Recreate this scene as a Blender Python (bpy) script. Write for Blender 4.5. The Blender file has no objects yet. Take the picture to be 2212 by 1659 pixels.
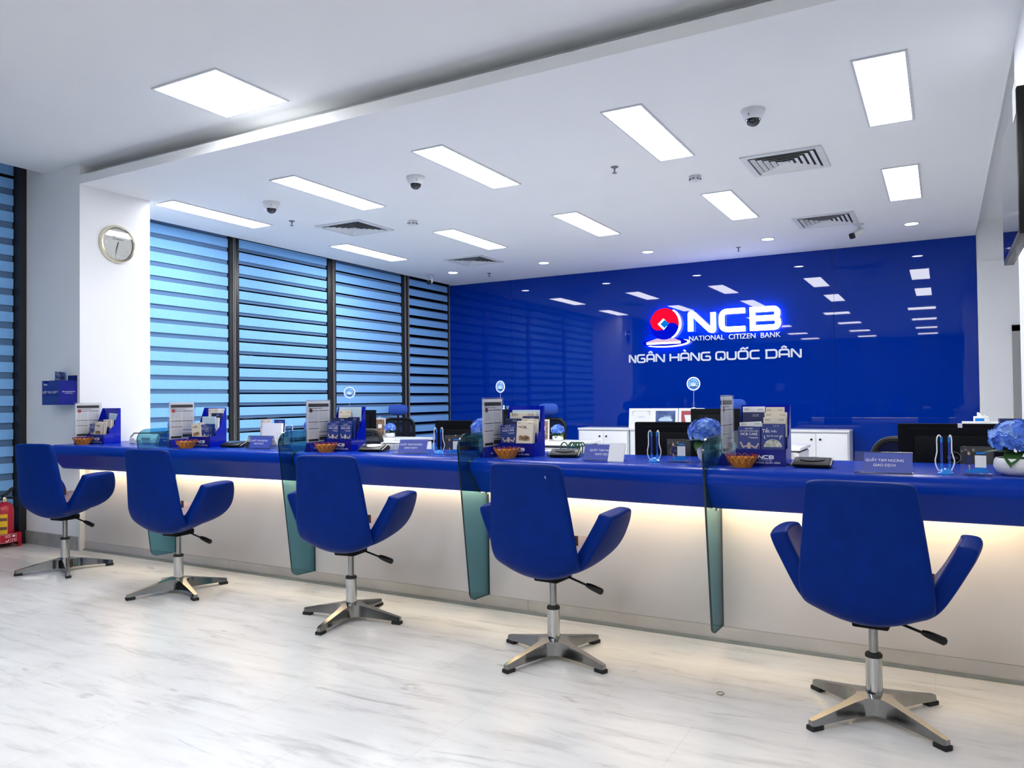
import bpy, bmesh, math, random
from mathutils import Vector, Matrix, Euler
random.seed(7)
PI = math.pi
scene = bpy.context.scene
COL = scene.collection

# ---------------------------------------------------------------- camera
cam_data = bpy.data.cameras.new('camera')
cam = bpy.data.objects.new('camera', cam_data)
COL.objects.link(cam)
scene.camera = cam
cam_data.sensor_fit = 'HORIZONTAL'
cam_data.sensor_width = 36.0
cam_data.lens = 36.0 * 1664.03 / 2212.0
cam_data.clip_end = 100
YAW, PITCH, ROLL = 0.509719, 0.0183267, -0.0109702
fw = Vector((-math.sin(YAW) * math.cos(PITCH), math.cos(YAW) * math.cos(PITCH), math.sin(PITCH)))
r0 = Vector((math.cos(YAW), math.sin(YAW), 0)); u0 = r0.cross(fw)
rt = math.cos(ROLL) * r0 + math.sin(ROLL) * u0
up = -math.sin(ROLL) * r0 + math.cos(ROLL) * u0
cam.matrix_world = Matrix(((rt.x, up.x, -fw.x, 0), (rt.y, up.y, -fw.y, 0), (rt.z, up.z, -fw.z, 1.25), (0, 0, 0, 1)))

# ---------------------------------------------------------------- world, exposure
world = bpy.data.worlds.new('world'); scene.world = world
world.use_nodes = True
world.node_tree.nodes['Background'].inputs[0].default_value = (0.05, 0.09, 0.18, 1)
world.node_tree.nodes['Background'].inputs[1].default_value = 0.25
scene.view_settings.view_transform = 'Standard'
scene.view_settings.look = 'None'
scene.view_settings.gamma = 1.0
scene.view_settings.use_curve_mapping = False
scene.view_settings.exposure = 0.94
PANEL_L = 15.0       # radiance of the LED ceiling panels
DOWN_L = 22.0        # recessed downlights
STRIP_L = 27.0       # warm strip under the counter

# ---------------------------------------------------------------- materials
MATS = {}
def srgb(r, g, b):
    f = lambda c: c / 12.92 if c <= 0.04045 else ((c + 0.055) / 1.055) ** 2.4
    return (f(r / 255), f(g / 255), f(b / 255))
def mat(name, col, rough=0.5, metal=0.0, emit=None, es=0.0, var=0.04, vscale=8.0, ior=1.5, trans=0.0, coat=0.0, bump=0.0, bscale=300, spec=0.5):
    if name in MATS: return MATS[name]
    m = bpy.data.materials.new(name); m.use_nodes = True
    nt = m.node_tree; b = nt.nodes['Principled BSDF']
    b.inputs['Roughness'].default_value = rough
    b.inputs['Metallic'].default_value = metal
    b.inputs['IOR'].default_value = ior
    b.inputs['Transmission Weight'].default_value = trans
    b.inputs['Coat Weight'].default_value = coat
    b.inputs['Specular IOR Level'].default_value = spec
    if var > 0:
        tc = nt.nodes.new('ShaderNodeTexCoord'); nz = nt.nodes.new('ShaderNodeTexNoise'); cr = nt.nodes.new('ShaderNodeValToRGB')
        nz.inputs['Scale'].default_value = vscale; nz.inputs['Detail'].default_value = 3
        nt.links.new(tc.outputs['Object'], nz.inputs['Vector']); nt.links.new(nz.outputs['Fac'], cr.inputs['Fac'])
        cr.color_ramp.elements[0].position = 0.3; cr.color_ramp.elements[1].position = 0.7
        cr.color_ramp.elements[0].color = tuple(c * (1 - var) for c in col) + (1,)
        cr.color_ramp.elements[1].color = tuple(min(1, c * (1 + var)) for c in col) + (1,)
        nt.links.new(cr.outputs['Color'], b.inputs['Base Color'])
        if bump > 0:
            n2 = nt.nodes.new('ShaderNodeTexNoise'); n2.inputs['Scale'].default_value = bscale
            bp = nt.nodes.new('ShaderNodeBump'); bp.inputs['Strength'].default_value = bump; bp.inputs['Distance'].default_value = 0.002
            nt.links.new(tc.outputs['Object'], n2.inputs['Vector']); nt.links.new(n2.outputs['Fac'], bp.inputs['Height'])
            nt.links.new(bp.outputs['Normal'], b.inputs['Normal'])
    else:
        b.inputs['Base Color'].default_value = tuple(col) + (1,)
    if emit:
        b.inputs['Emission Color'].default_value = tuple(emit) + (1,)
        b.inputs['Emission Strength'].default_value = es
    MATS[name] = m
    return m
def emis(name, col, s):
    if name in MATS: return MATS[name]
    m = bpy.data.materials.new(name); m.use_nodes = True; nt = m.node_tree
    for n in list(nt.nodes): nt.nodes.remove(n)
    o = nt.nodes.new('ShaderNodeOutputMaterial'); e = nt.nodes.new('ShaderNodeEmission')
    e.inputs[0].default_value = tuple(col) + (1,); e.inputs[1].default_value = s
    nt.links.new(e.outputs[0], o.inputs[0]); MATS[name] = m
    return m
def sheer(name, tcol, col, mixt, gloss=0.0, rough=0.02, fres=True):
    """see-through sheet: tinted transparency mixed with a diffuse body and a clear reflection"""
    if name in MATS: return MATS[name]
    m = bpy.data.materials.new(name); m.use_nodes = True; nt = m.node_tree
    for n in list(nt.nodes): nt.nodes.remove(n)
    o = nt.nodes.new('ShaderNodeOutputMaterial')
    t = nt.nodes.new('ShaderNodeBsdfTransparent'); t.inputs[0].default_value = tuple(tcol) + (1,)
    d = nt.nodes.new('ShaderNodeBsdfDiffuse'); d.inputs[0].default_value = tuple(col) + (1,)
    mx = nt.nodes.new('ShaderNodeMixShader'); mx.inputs[0].default_value = mixt
    nt.links.new(t.outputs[0], mx.inputs[1]); nt.links.new(d.outputs[0], mx.inputs[2])
    last = mx.outputs[0]
    if gloss > 0:
        g = nt.nodes.new('ShaderNodeBsdfGlossy'); g.inputs['Roughness'].default_value = rough
        f = nt.nodes.new('ShaderNodeFresnel'); f.inputs[0].default_value = 1.45
        mu = nt.nodes.new('ShaderNodeMath'); mu.operation = 'MULTIPLY'; mu.inputs[1].default_value = gloss
        m2 = nt.nodes.new('ShaderNodeMixShader')
        nt.links.new(f.outputs[0], mu.inputs[0]); nt.links.new(mu.outputs[0], m2.inputs[0])
        nt.links.new(last, m2.inputs[1]); nt.links.new(g.outputs[0], m2.inputs[2]); last = m2.outputs[0]
    nt.links.new(last, o.inputs[0]); MATS[name] = m
    return m

WHITE = mat('white wall paint', (0.80, 0.81, 0.83), 0.6, var=0.015, vscale=2)
CEIL = mat('white ceiling paint', (0.795, 0.812, 0.825), 0.75, var=0.01, vscale=2)
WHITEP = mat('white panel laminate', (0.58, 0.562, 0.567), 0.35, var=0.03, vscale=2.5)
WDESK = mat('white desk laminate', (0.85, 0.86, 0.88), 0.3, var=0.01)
STEEL = mat('brushed steel plinth', (0.55, 0.54, 0.53), 0.38, 0.85, var=0.08, vscale=3)
CHROME = mat('polished aluminium', (0.30, 0.30, 0.295), 0.12, 1.0, var=0.06, vscale=20)
CHROMEB = mat('bright chrome', (0.52, 0.52, 0.51), 0.1, 1.0, var=0.03, vscale=20)
BLACK = mat('black plastic', (0.006, 0.006, 0.007), 0.35, var=0.1, spec=0.3)
BLACKM = mat('matte black plastic', (0.003, 0.0035, 0.005), 0.5, var=0.1, spec=0.12)
RUBBER = mat('black rubber', (0.008, 0.008, 0.008), 0.7, var=0.1)
LEATHER = mat('blue leather', (0.0005, 0.0185, 0.175), 0.45, spec=0.07, var=0.10, vscale=14, bump=0.10, bscale=420)
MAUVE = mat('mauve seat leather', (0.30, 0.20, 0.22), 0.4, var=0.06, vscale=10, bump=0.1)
COUNTER = mat('blue satin counter', (0.001, 0.033, 0.36), 0.24, var=0.05, vscale=1.5, spec=0.13)
DKFRAME = mat('dark window frame', (0.014, 0.016, 0.019), 0.4, 0.2, var=0.1)
BLIND = mat('blue blind fabric', (0.215, 0.49, 0.90), 0.85, var=0.03, vscale=30)
SHEER = sheer('grey blue sheer fabric', (0.55, 0.65, 0.8), (0.135, 0.25, 0.45), 0.85)
PANE = sheer('window pane', (0.45, 0.5, 0.55), (0, 0, 0), 0.0, gloss=1.0)
GLASS = sheer('teal glass', (0.45, 0.72, 0.79), (0.02, 0.13, 0.17), 0.04, gloss=0.65)
GLASSE = mat('dark teal glass edge', (0.004, 0.018, 0.024), 0.15, var=0.1)
ACRYL = sheer('clear acrylic', (0.985, 0.99, 0.995), (0.7, 0.75, 0.85), 0.02, gloss=0.7)
PAPER = mat('white paper', (0.86, 0.87, 0.89), 0.8, var=0.015)
GREY = mat('grey print', (0.42, 0.43, 0.46), 0.8, var=0.05)
INK = mat('black print', (0.02, 0.02, 0.025), 0.7, var=0.05)
CREAM = mat('cream card', (0.74, 0.68, 0.58), 0.6, var=0.03)
NAVY = mat('navy card', (0.012, 0.035, 0.22), 0.4, var=0.06)
NAVYD = mat('dark navy card', (0.008, 0.014, 0.10), 0.45, var=0.06)
PALEB = mat('pale blue card', (0.50, 0.66, 0.80), 0.5, var=0.04)
ACRB = mat('blue acrylic', (0.002, 0.012, 0.42), 0.12, var=0.04)
ACRBD = mat('dark blue acrylic', (0.003, 0.008, 0.22), 0.15, var=0.04)
SIGNB = mat('violet blue sign print', (0.05, 0.085, 0.42), 0.4, var=0.06, vscale=5)
WINK = mat('white print', (0.88, 0.89, 0.92), 0.6, var=0.0)
AMBER = mat('amber plastic', (0.62, 0.24, 0.015), 0.18, var=0.12, vscale=40, coat=0.4)
AMBERD = mat('red brown plastic', (0.26, 0.035, 0.008), 0.25, var=0.1)
REDC = mat('red enamel', (0.45, 0.008, 0.03), 0.3, var=0.06, coat=0.3)
YELLOW = mat('yellow label', (0.75, 0.45, 0.01), 0.5, var=0.05)
POTW = mat('white ceramic', (0.78, 0.79, 0.80), 0.35, var=0.02)
SOIL = mat('dark soil', (0.015, 0.02, 0.012), 0.9, var=0.3)
PETAL = mat('blue petal', (0.055, 0.16, 0.66), 0.6, var=0.35, vscale=22)
PETALL = mat('pale blue petal', (0.20, 0.37, 0.84), 0.6, var=0.25, vscale=22)
LEAF = mat('green leaf', (0.16, 0.30, 0.07), 0.5, var=0.25, vscale=25)
LEAFD = mat('dark green leaf', (0.03, 0.10, 0.02), 0.5, var=0.3, vscale=25)
MESHB = sheer('black chair mesh', (0.6, 0.6, 0.62), (0.014, 0.016, 0.024), 0.88)
FABB = mat('blue chair fabric', (0.012, 0.06, 0.36), 0.8, var=0.08)
CYAN = mat('bright blue plastic', (0.01, 0.22, 0.72), 0.2, var=0.05)
PENB = mat('blue pen barrel', (0.008, 0.05, 0.40), 0.25, var=0.05)
SKIN = mat('printed skin tone', (0.55, 0.33, 0.22), 0.7, var=0.05)
BROWN = mat('brown wood', (0.14, 0.06, 0.03), 0.5, var=0.25, vscale=12)
STONE = mat('grey stone skirting', (0.30, 0.31, 0.31), 0.35, var=0.15, vscale=12)
GOLDR = mat('pale gold metal', (0.80, 0.74, 0.55), 0.18, 0.9, var=0.04)
DIAL = mat('silver clock dial', (0.50, 0.51, 0.50), 0.35, 0.3, var=0.03)
VENT = mat('grey vent enamel', (0.64, 0.66, 0.67), 0.45, var=0.03)
VDARK = mat('dark duct', (0.04, 0.042, 0.045), 0.8, var=0.1)
CAMW = mat('white camera shell', (0.62, 0.64, 0.67), 0.4, var=0.02)
DOMEG = mat('smoked dome', (0.008, 0.009, 0.014), 0.05, var=0.0, coat=0.5)
DIFF = emis('LED diffuser', (1.0, 1.0, 1.0), PANEL_L)
DOWN = emis('downlight lens', (0.97, 0.98, 1.0), DOWN_L)
STRIP = emis('warm LED strip', (1.0, 0.74, 0.33), STRIP_L)
LFRAME = mat('white light frame', (0.60, 0.62, 0.66), 0.4, var=0.02)
SIGNW = emis('lit white letter', (1.0, 1.0, 1.0), 3.0)
SIGNR = emis('lit red emblem', (1.0, 0.004, 0.04), 0.52)
SIGNBL = emis('lit blue emblem', (0.0, 0.006, 0.62), 0.55)
SIGNAZ = emis('lit azure emblem', (0.005, 0.20, 0.80), 0.5)
SIGNPK = emis('lit pale emblem', (0.90, 0.62, 0.95), 0.42)
HALO = emis('blue back light', (0.0, 0.10, 1.0), 9.0)
SATW = mat('white satin letter', (0.80, 0.84, 0.92), 0.3, var=0.01)
TVSCR = mat('dark glossy screen', (0.012, 0.013, 0.016), 0.03, var=0.0, ior=1.6)
DISC = mat('blue disc print', (0.05, 0.22, 0.62), 0.4, var=0.55, vscale=28)
PHOTO = mat('warm interior photo', (0.22, 0.13, 0.08), 0.4, var=0.7, vscale=30)
REDP = mat('red certificate', (0.40, 0.06, 0.08), 0.4, var=0.06)
GREENW = mat('green wire', (0.01, 0.13, 0.05), 0.4, var=0.1)
OPALG = mat('grey door frame', (0.33, 0.33, 0.33), 0.4, 0.3, var=0.03)

def blue_wall():
    m = bpy.data.materials.new('back painted blue glass'); m.use_nodes = True
    nt = m.node_tree; b = nt.nodes['Principled BSDF']
    tc = nt.nodes.new('ShaderNodeTexCoord'); nz = nt.nodes.new('ShaderNodeTexNoise'); cr = nt.nodes.new('ShaderNodeValToRGB')
    nz.inputs['Scale'].default_value = 0.5
    cr.color_ramp.elements[0].color = (0.0, 0.023, 0.29, 1); cr.color_ramp.elements[1].color = (0.0, 0.028, 0.33, 1)
    nt.links.new(tc.outputs['Object'], nz.inputs['Vector']); nt.links.new(nz.outputs['Fac'], cr.inputs['Fac'])
    nt.links.new(cr.outputs['Color'], b.inputs['Base Color'])
    b.inputs['Roughness'].default_value = 0.015; b.inputs['IOR'].default_value = 1.37
    return m
BLUEW = blue_wall()
def marble():
    m = bpy.data.materials.new('pale grey marble tile'); m.use_nodes = True
    nt = m.node_tree; b = nt.nodes['Principled BSDF']; N = nt.nodes.new; L = nt.links.new
    tc = N('ShaderNodeTexCoord'); mp = N('ShaderNodeMapping'); mp.inputs['Scale'].default_value = (1.0, 5.5, 1.0); mp.inputs['Rotation'].default_value = (0, 0, math.radians(-25))
    L(tc.outputs['Object'], mp.inputs['Vector'])
    n1 = N('ShaderNodeTexNoise'); n1.inputs['Scale'].default_value = 2.2; n1.inputs['Detail'].default_value = 9; n1.inputs['Roughness'].default_value = 0.68; n1.inputs['Distortion'].default_value = 0.5
    L(mp.outputs[0], n1.inputs['Vector'])
    c1 = N('ShaderNodeValToRGB'); e = c1.color_ramp.elements
    e[0].position = 0.30; e[0].color = (0.54, 0.54, 0.54, 1); e[1].position = 0.66; e[1].color = (0.78, 0.778, 0.775, 1)
    x = e.new(0.47); x.color = (0.725, 0.72, 0.715, 1)
    L(n1.outputs['Fac'], c1.inputs['Fac'])
    mp2 = N('ShaderNodeMapping'); mp2.inputs['Scale'].default_value = (1.6, 9.0, 1.0); mp2.inputs['Rotation'].default_value = (0, 0, math.radians(-22))
    L(tc.outputs['Object'], mp2.inputs['Vector'])
    n2 = N('ShaderNodeTexNoise'); n2.inputs['Scale'].default_value = 1.4; n2.inputs['Detail'].default_value = 6; n2.inputs['Distortion'].default_value = 1.2
    L(mp2.outputs[0], n2.inputs['Vector'])
    c2 = N('ShaderNodeValToRGB'); e = c2.color_ramp.elements
    e[0].position = 0.655; e[0].color = (1, 1, 1, 1); e[1].position = 0.72; e[1].color = (0.74, 0.735, 0.73, 1)
    L(n2.outputs['Fac'], c2.inputs['Fac'])
    mu = N('ShaderNodeMix'); mu.data_type = 'RGBA'; mu.blend_type = 'MULTIPLY'; mu.inputs[0].default_value = 1
    L(c1.outputs[0], mu.inputs[6]); L(c2.outputs[0], mu.inputs[7])
    br = N('ShaderNodeTexBrick'); br.offset = 0.5; br.inputs['Scale'].default_value = 1.0
    br.inputs['Mortar Size'].default_value = 0.0016; br.inputs['Brick Width'].default_value = 0.8; br.inputs['Row Height'].default_value = 0.8
    br.inputs['Color1'].default_value = (1, 1, 1, 1); br.inputs['Color2'].default_value = (0.95, 0.95, 0.95, 1); br.inputs['Mortar'].default_value = (0.88, 0.865, 0.855, 1)
    mp3 = N('ShaderNodeMapping'); mp3.inputs['Location'].default_value = (0.05, 0.30, 0)
    L(tc.outputs['Object'], mp3.inputs['Vector']); L(mp3.outputs[0], br.inputs['Vector'])
    m2 = N('ShaderNodeMix'); m2.data_type = 'RGBA'; m2.blend_type = 'MULTIPLY'; m2.inputs[0].default_value = 1
    L(mu.outputs[2], m2.inputs[6]); L(br.outputs['Color'], m2.inputs[7])
    L(m2.outputs[2], b.inputs['Base Color'])
    b.inputs['Roughness'].default_value = 0.26
    return m
MARBLE = marble()

# ---------------------------------------------------------------- mesh builder
class MB:
    def __init__(self): self.bm = bmesh.new(); self.mi = 0
    def _tag(self, faces, mi):
        for f in faces: f.material_index = self.mi if mi is None else mi
    def box(self, c, s, mi=None, M=None, bev=0.0, seg=2):
        g = bmesh.ops.create_cube(self.bm, size=1)
        vs = g['verts']
        for v in vs: v.co = Vector((c[0] + v.co.x * s[0], c[1] + v.co.y * s[1], c[2] + v.co.z * s[2]))
        fs = list({f for v in vs for f in v.link_faces})
        if bev > 0:
            es = list({e for v in vs for e in v.link_edges})
            r = bmesh.ops.bevel(self.bm, geom=es, offset=bev, segments=seg, affect='EDGES', profile=0.5)
            vs = list({v for f in r['faces'] for v in f.verts} | {v for v in vs if v.is_valid})
            fs = list({f for v in vs for f in v.link_faces})
        self._tag(fs, mi)
        if M is not None:
            for v in vs: v.co = M @ v.co
        return self
    def bb(self, x0, x1, y0, y1, z0, z1, mi=None, bev=0.0, M=None):
        return self.box(((x0 + x1) / 2, (y0 + y1) / 2, (z0 + z1) / 2), (abs(x1 - x0), abs(y1 - y0), abs(z1 - z0)), mi, M, bev)
    def face(self, pts, mi=None):
        f = self.bm.faces.new([self.bm.verts.new(p) for p in pts]); self._tag([f], mi); return self
    def prism(self, poly, d0, d1, axis='y', mi=None, M=None, rim=None):
        """2-D outline extruded along an axis: axis y takes (x,z), x takes (y,z), z takes (x,y)"""
        def P(a, b, d):
            p = {'y': (a, d, b), 'x': (d, a, b), 'z': (a, b, d)}[axis]
            return M @ Vector(p) if M is not None else Vector(p)
        A = [self.bm.verts.new(P(a, b, d0)) for a, b in poly]; B = [self.bm.verts.new(P(a, b, d1)) for a, b in poly]
        n = len(poly); caps = [self.bm.faces.new(A), self.bm.faces.new(B[::-1])]
        side = [self.bm.faces.new((A[i], B[i], B[(i + 1) % n], A[(i + 1) % n])) for i in range(n)]
        self._tag(caps, mi); self._tag(side, mi if rim is None else rim)
        return self
    def lathe(self, prof, n=24, c=(0, 0, 0), mi=None, M=None, fl=None, caps=True):
        rings = []
        for (r, z) in prof:
            ring = []
            for i in range(n):
                a = 2 * PI * i / n
                rr = r * (fl(a, z) if fl else 1)
                p = Vector((c[0] + rr * math.cos(a), c[1] + rr * math.sin(a), c[2] + z))
                ring.append(self.bm.verts.new(M @ p if M is not None else p))
            rings.append(ring)
        fs = []
        for a, b in zip(rings, rings[1:]):
            for i in range(n): fs.append(self.bm.faces.new((a[i], a[(i + 1) % n], b[(i + 1) % n], b[i])))
        if caps and prof[0][0] > 1e-5: fs.append(self.bm.faces.new(rings[0][::-1]))
        if caps and prof[-1][0] > 1e-5: fs.append(self.bm.faces.new(rings[-1]))
        self._tag(fs, mi); return self
    def cyl(self, p0, p1, r0, r1=None, n=16, mi=None, M=None):
        return self.tube([p0, p1], [r0, r0 if r1 is None else r1], n, mi, M=M)
    def tube(self, pts, r, n=8, mi=None, closed=False, M=None):
        pts = [Vector(p) for p in pts]; m = len(pts)
        if not isinstance(r, (list, tuple)): r = [r] * m
        rings = []; prev = None
        for i, p in enumerate(pts):
            a = pts[(i - 1) % m] if (closed or i > 0) else p
            b = pts[(i + 1) % m] if (closed or i < m - 1) else p
            t = (b - a).normalized()
            if prev is None:
                ref = Vector((0, 0, 1)) if abs(t.z) < 0.9 else Vector((1, 0, 0))
                nx = t.cross(ref).normalized()
            else:
                nx = (prev - t * prev.dot(t))
                nx = nx.normalized() if nx.length > 1e-6 else t.orthogonal().normalized()
            prev = nx; ny = t.cross(nx)
            ring = []
            for k in range(n):
                q = p + (nx * math.cos(2 * PI * k / n) + ny * math.sin(2 * PI * k / n)) * r[i]
                ring.append(self.bm.verts.new(M @ q if M is not None else q))
            rings.append(ring)
        fs = []
        pr = list(zip(rings, rings[1:])) + ([(rings[-1], rings[0])] if closed else [])
        for a, b in pr:
            for k in range(n): fs.append(self.bm.faces.new((a[k], a[(k + 1) % n], b[(k + 1) % n], b[k])))
        if not closed:
            fs.append(self.bm.faces.new(rings[0][::-1])); fs.append(self.bm.faces.new(rings[-1]))
        self._tag(fs, mi); return self
    def grid(self, nu, nv, f, mi=None, M=None):
        V = [[self.bm.verts.new((M @ Vector(f(i / nu, j / nv))) if M is not None else f(i / nu, j / nv)) for j in range(nv + 1)] for i in range(nu + 1)]
        fs = [self.bm.faces.new((V[i][j], V[i + 1][j], V[i + 1][j + 1], V[i][j + 1])) for i in range(nu) for j in range(nv)]
        self._tag(fs, mi); return self
    def ribbon(self, pts, w, d0, d1, closed=False, mi=None, M=None):
        """constant-width stroke with mitred joints in the x-z plane, extruded from y=d0 to y=d1"""
        P = [Vector((a, b)) for a, b in pts]; n = len(P); Lf = []; Rt = []
        for i in range(n):
            a = P[(i - 1) % n] if (closed or i > 0) else None
            b = P[(i + 1) % n] if (closed or i < n - 1) else None
            d1_ = (P[i] - a).normalized() if a is not None else None
            d2_ = (b - P[i]).normalized() if b is not None else None
            if d1_ is None: d1_ = d2_
            if d2_ is None: d2_ = d1_
            n1 = Vector((-d1_.y, d1_.x)); n2 = Vector((-d2_.y, d2_.x)); nn = (n1 + n2)
            nn = nn.normalized() if nn.length > 1e-6 else n1
            k = min(1 / max(0.35, nn.dot(n1)), 2.0)
            Lf.append(P[i] + nn * w / 2 * k); Rt.append(P[i] - nn * w / 2 * k)
        rng = range(n if closed else n - 1)
        for i in rng:
            j = (i + 1) % n
            self.prism([(Lf[i].x, Lf[i].y), (Lf[j].x, Lf[j].y), (Rt[j].x, Rt[j].y), (Rt[i].x, Rt[i].y)], d0, d1, 'y', mi, M)
        return self
    def text(self, body, size, M, align='CENTER', mi=None, ext=0.0, wide=1.0):
        me = text_mesh(body, size, align, ext)
        vs = [self.bm.verts.new(M @ Vector((v.co.x * wide, v.co.y, v.co.z))) for v in me.vertices]
        for p in me.polygons:
            try: self._tag([self.bm.faces.new([vs[i] for i in p.vertices])], mi)
            except ValueError: pass
        return self
    def ob(self, name, mats, parent=None, smooth=40, loc=None):
        bmesh.ops.recalc_face_normals(self.bm, faces=self.bm.faces[:])
        me = bpy.data.meshes.new(name); self.bm.to_mesh(me); self.bm.free()
        if not isinstance(mats, (list, tuple)): mats = [mats]
        for m in mats: me.materials.append(m)
        if smooth:
            me.polygons.foreach_set('use_smooth', [True] * len(me.polygons))
            me.set_sharp_from_angle(angle=math.radians(smooth))
        o = bpy.data.objects.new(name, me); COL.objects.link(o)
        if parent is not None: o.parent = parent
        if loc is not None: o.location = loc
        return o
_TXT = {}
def text_mesh(body, size, align, ext):
    key = (body, size, align, ext)
    if key in _TXT: return _TXT[key]
    cu = bpy.data.curves.new('tmp', 'FONT'); cu.body = body; cu.size = size; cu.align_x = align; cu.align_y = 'CENTER'; cu.extrude = ext; cu.resolution_u = 3
    o = bpy.data.objects.new('tmp', cu); COL.objects.link(o)
    dg = bpy.context.evaluated_depsgraph_get()
    me = bpy.data.meshes.new_from_object(o.evaluated_get(dg))
    bpy.data.objects.remove(o); bpy.data.curves.remove(cu)
    _TXT[key] = me
    return me
FRONT = Matrix(((1, 0, 0, 0), (0, 0, -1, 0), (0, 1, 0, 0), (0, 0, 0, 1)))     # text plane -> facing -y
def at(x, y, z): return Matrix.Translation((x, y, z))
def rotz(a): return Matrix.Rotation(a, 4, 'Z')
def rotx(a): return Matrix.Rotation(a, 4, 'X')
RIGHT = rotz(PI / 2) @ FRONT                                                    # facing +x

def tag(o, label=None, cat=None, group=None, kind=None):
    if label: o['label'] = label
    if cat: o['category'] = cat
    if group: o['group'] = group
    if kind: o['kind'] = kind
    return o
def thing(name, label, cat, loc=(0, 0, 0), rz=0.0, group=None):
    o = bpy.data.objects.new(name, None); COL.objects.link(o)
    o.empty_display_size = 0.1; o.location = loc; o.rotation_euler = (0, 0, rz)
    return tag(o, label, cat, group)
def kids(o): return [c for c in COL.objects if c.parent == o]
def copy_tree(o, parent=None):
    c = o.copy(); COL.objects.link(c)
    if parent is not None:
        c.parent = parent
    for ch in kids(o): copy_tree(ch, c)
    return c
def dup(root, loc, rz, label, group=None):
    c = copy_tree(root); c.location = loc; c.rotation_euler = (0, 0, rz); c['label'] = label
    if group: c['group'] = group
    return c
def struct(name, mb, mats, smooth=30, parent=None):
    o = mb.ob(name, mats, parent, smooth)
    if parent is None: o['kind'] = 'structure'
    return o
def mods(o, thick=None, off=0.0, sub=0):
    if thick:
        s = o.modifiers.new('solid', 'SOLIDIFY'); s.thickness = thick; s.offset = off
    if sub:
        s = o.modifiers.new('sub', 'SUBSURF'); s.levels = sub; s.render_levels = sub
    return o
def interp(t, pts):
    if t <= pts[0][0]: return pts[0][1]
    for (a, x), (b, y) in zip(pts, pts[1:]):
        if t <= b: return x + (y - x) * (t - a) / (b - a)
    return pts[-1][1]
def curve(t, P):
    """Catmull-Rom through points, t in 0..1"""
    n = len(P) - 1; s = min(max(t, 0), 1) * n; i = min(int(s), n - 1); f = s - i
    p = [Vector(P[max(0, i - 1)]), Vector(P[i]), Vector(P[i + 1]), Vector(P[min(n, i + 2)])]
    return 0.5 * ((2 * p[1]) + (p[2] - p[0]) * f + (2 * p[0] - 5 * p[1] + 4 * p[2] - p[3]) * f * f + (-p[0] + 3 * p[1] - 3 * p[2] + p[3]) * f ** 3)
# ================================================================ SETTING
ZL, ZU, ZT = 3.116, 3.286, 3.5           # low ceiling, upper ceiling, slot roof
YB = 10.62                                # back wall
XW = -7.13                                # window plane behind the counter
XF = -7.29                                # window plane in front
struct('floor', MB().bb(-7.8, 3.2, -9.6, 10.9, -0.1, 0.0), MARBLE)
b = MB(); b.prism([(-6.39, 3.915), (0.37, 3.915), (0.37, YB), (-7.02, YB), (-7.02, 4.581), (-6.39, 4.581)], ZL, 3.192, 'z')
struct('ceiling', b, CEIL)
b = MB(); b.bb(-6.92, 3.2, -9.6, 3.914, ZU, ZU + 0.06); b.bb(-6.389, 3.2, 3.914, 4.07, ZU, ZU + 0.06); b.bb(-6.389, 0.385, 4.07, 4.12, 3.193, ZU + 0.06)
b.bb(-7.8, -6.92, -9.6, 3.914, ZT + 0.3, ZT + 0.36); b.bb(-6.96, -6.92, -9.6, 3.914, ZU + 0.06, ZT + 0.3)
struct('ceiling_upper', b, CEIL)
b = MB(); b.bb(0.39, 3.2, 4.07, YB, ZU, ZU + 0.06)
struct('ceiling_passage', b, CEIL)
# back wall: blue glass sheets, narrow joints
xs = [XW, -5.917, -1.195, 0.376]
b = MB()
for x0, x1 in zip(xs, xs[1:]): b.bb(x0 + 0.0015, x1 - 0.0015, YB - 0.02, YB + 0.02, 0, ZL - 0.001)
struct('wall_back', b, BLUEW)
b = MB(); b.bb(XW - 0.5, 0.40, YB + 0.025, YB + 0.08, 0, ZU + 0.2); b.bb(0.378, 0.71, YB - 0.02, YB + 0.08, 0, 2.80); b.bb(0.376, 3.2, YB - 0.005, YB + 0.08, 2.80, ZU)
b.bb(0.71, 1.85, YB - 0.02, YB + 0.08, 2.03, 2.80); b.bb(1.85, 3.2, YB - 0.02, YB + 0.08, 0, 2.80)
struct('wall_back_right', b, WHITE)
b = MB(); b.bb(XW + 0.0, XW + 0.045, YB - 0.035, YB - 0.022, 0, ZL)
struct('trim_1', b, mat('grey aluminium trim', (0.35, 0.38, 0.45), 0.3, 0.8))
b = MB(); b.bb(0.37, 0.60, 2.9, 4.95, 0, ZU)
struct('wall_right', b, WHITE)
b = MB(); b.bb(3.1, 3.2, -9.6, 10.9, 0, ZT); struct('wall_far_right', b, WHITE)
b = MB(); b.bb(-7.8, 3.2, -9.7, -9.6, 0, ZT); struct('wall_front', b, mat('dark street glazing', (0.03, 0.035, 0.045), 0.3))
b = MB(); b.bb(-7.9, -7.8, -9.7, 10.9, 0, ZT + 0.3, 0)
b.bb(-7.62, -7.5, -9.6, 0.9, 0, ZT + 0.3); struct('wall_left', b, DKFRAME)
# column
b = MB(); b.bb(-7.19, -6.39, 3.915, 4.58, 0, ZT); struct('column', b, WHITE)
b = MB(); b.bb(-7.20, -6.41, 3.905, 3.9155, 0, 0.115); b.bb(-7.205, -7.19, 3.905, 4.2, 0, 0.115); struct('baseboard_column', b, STONE)
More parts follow.
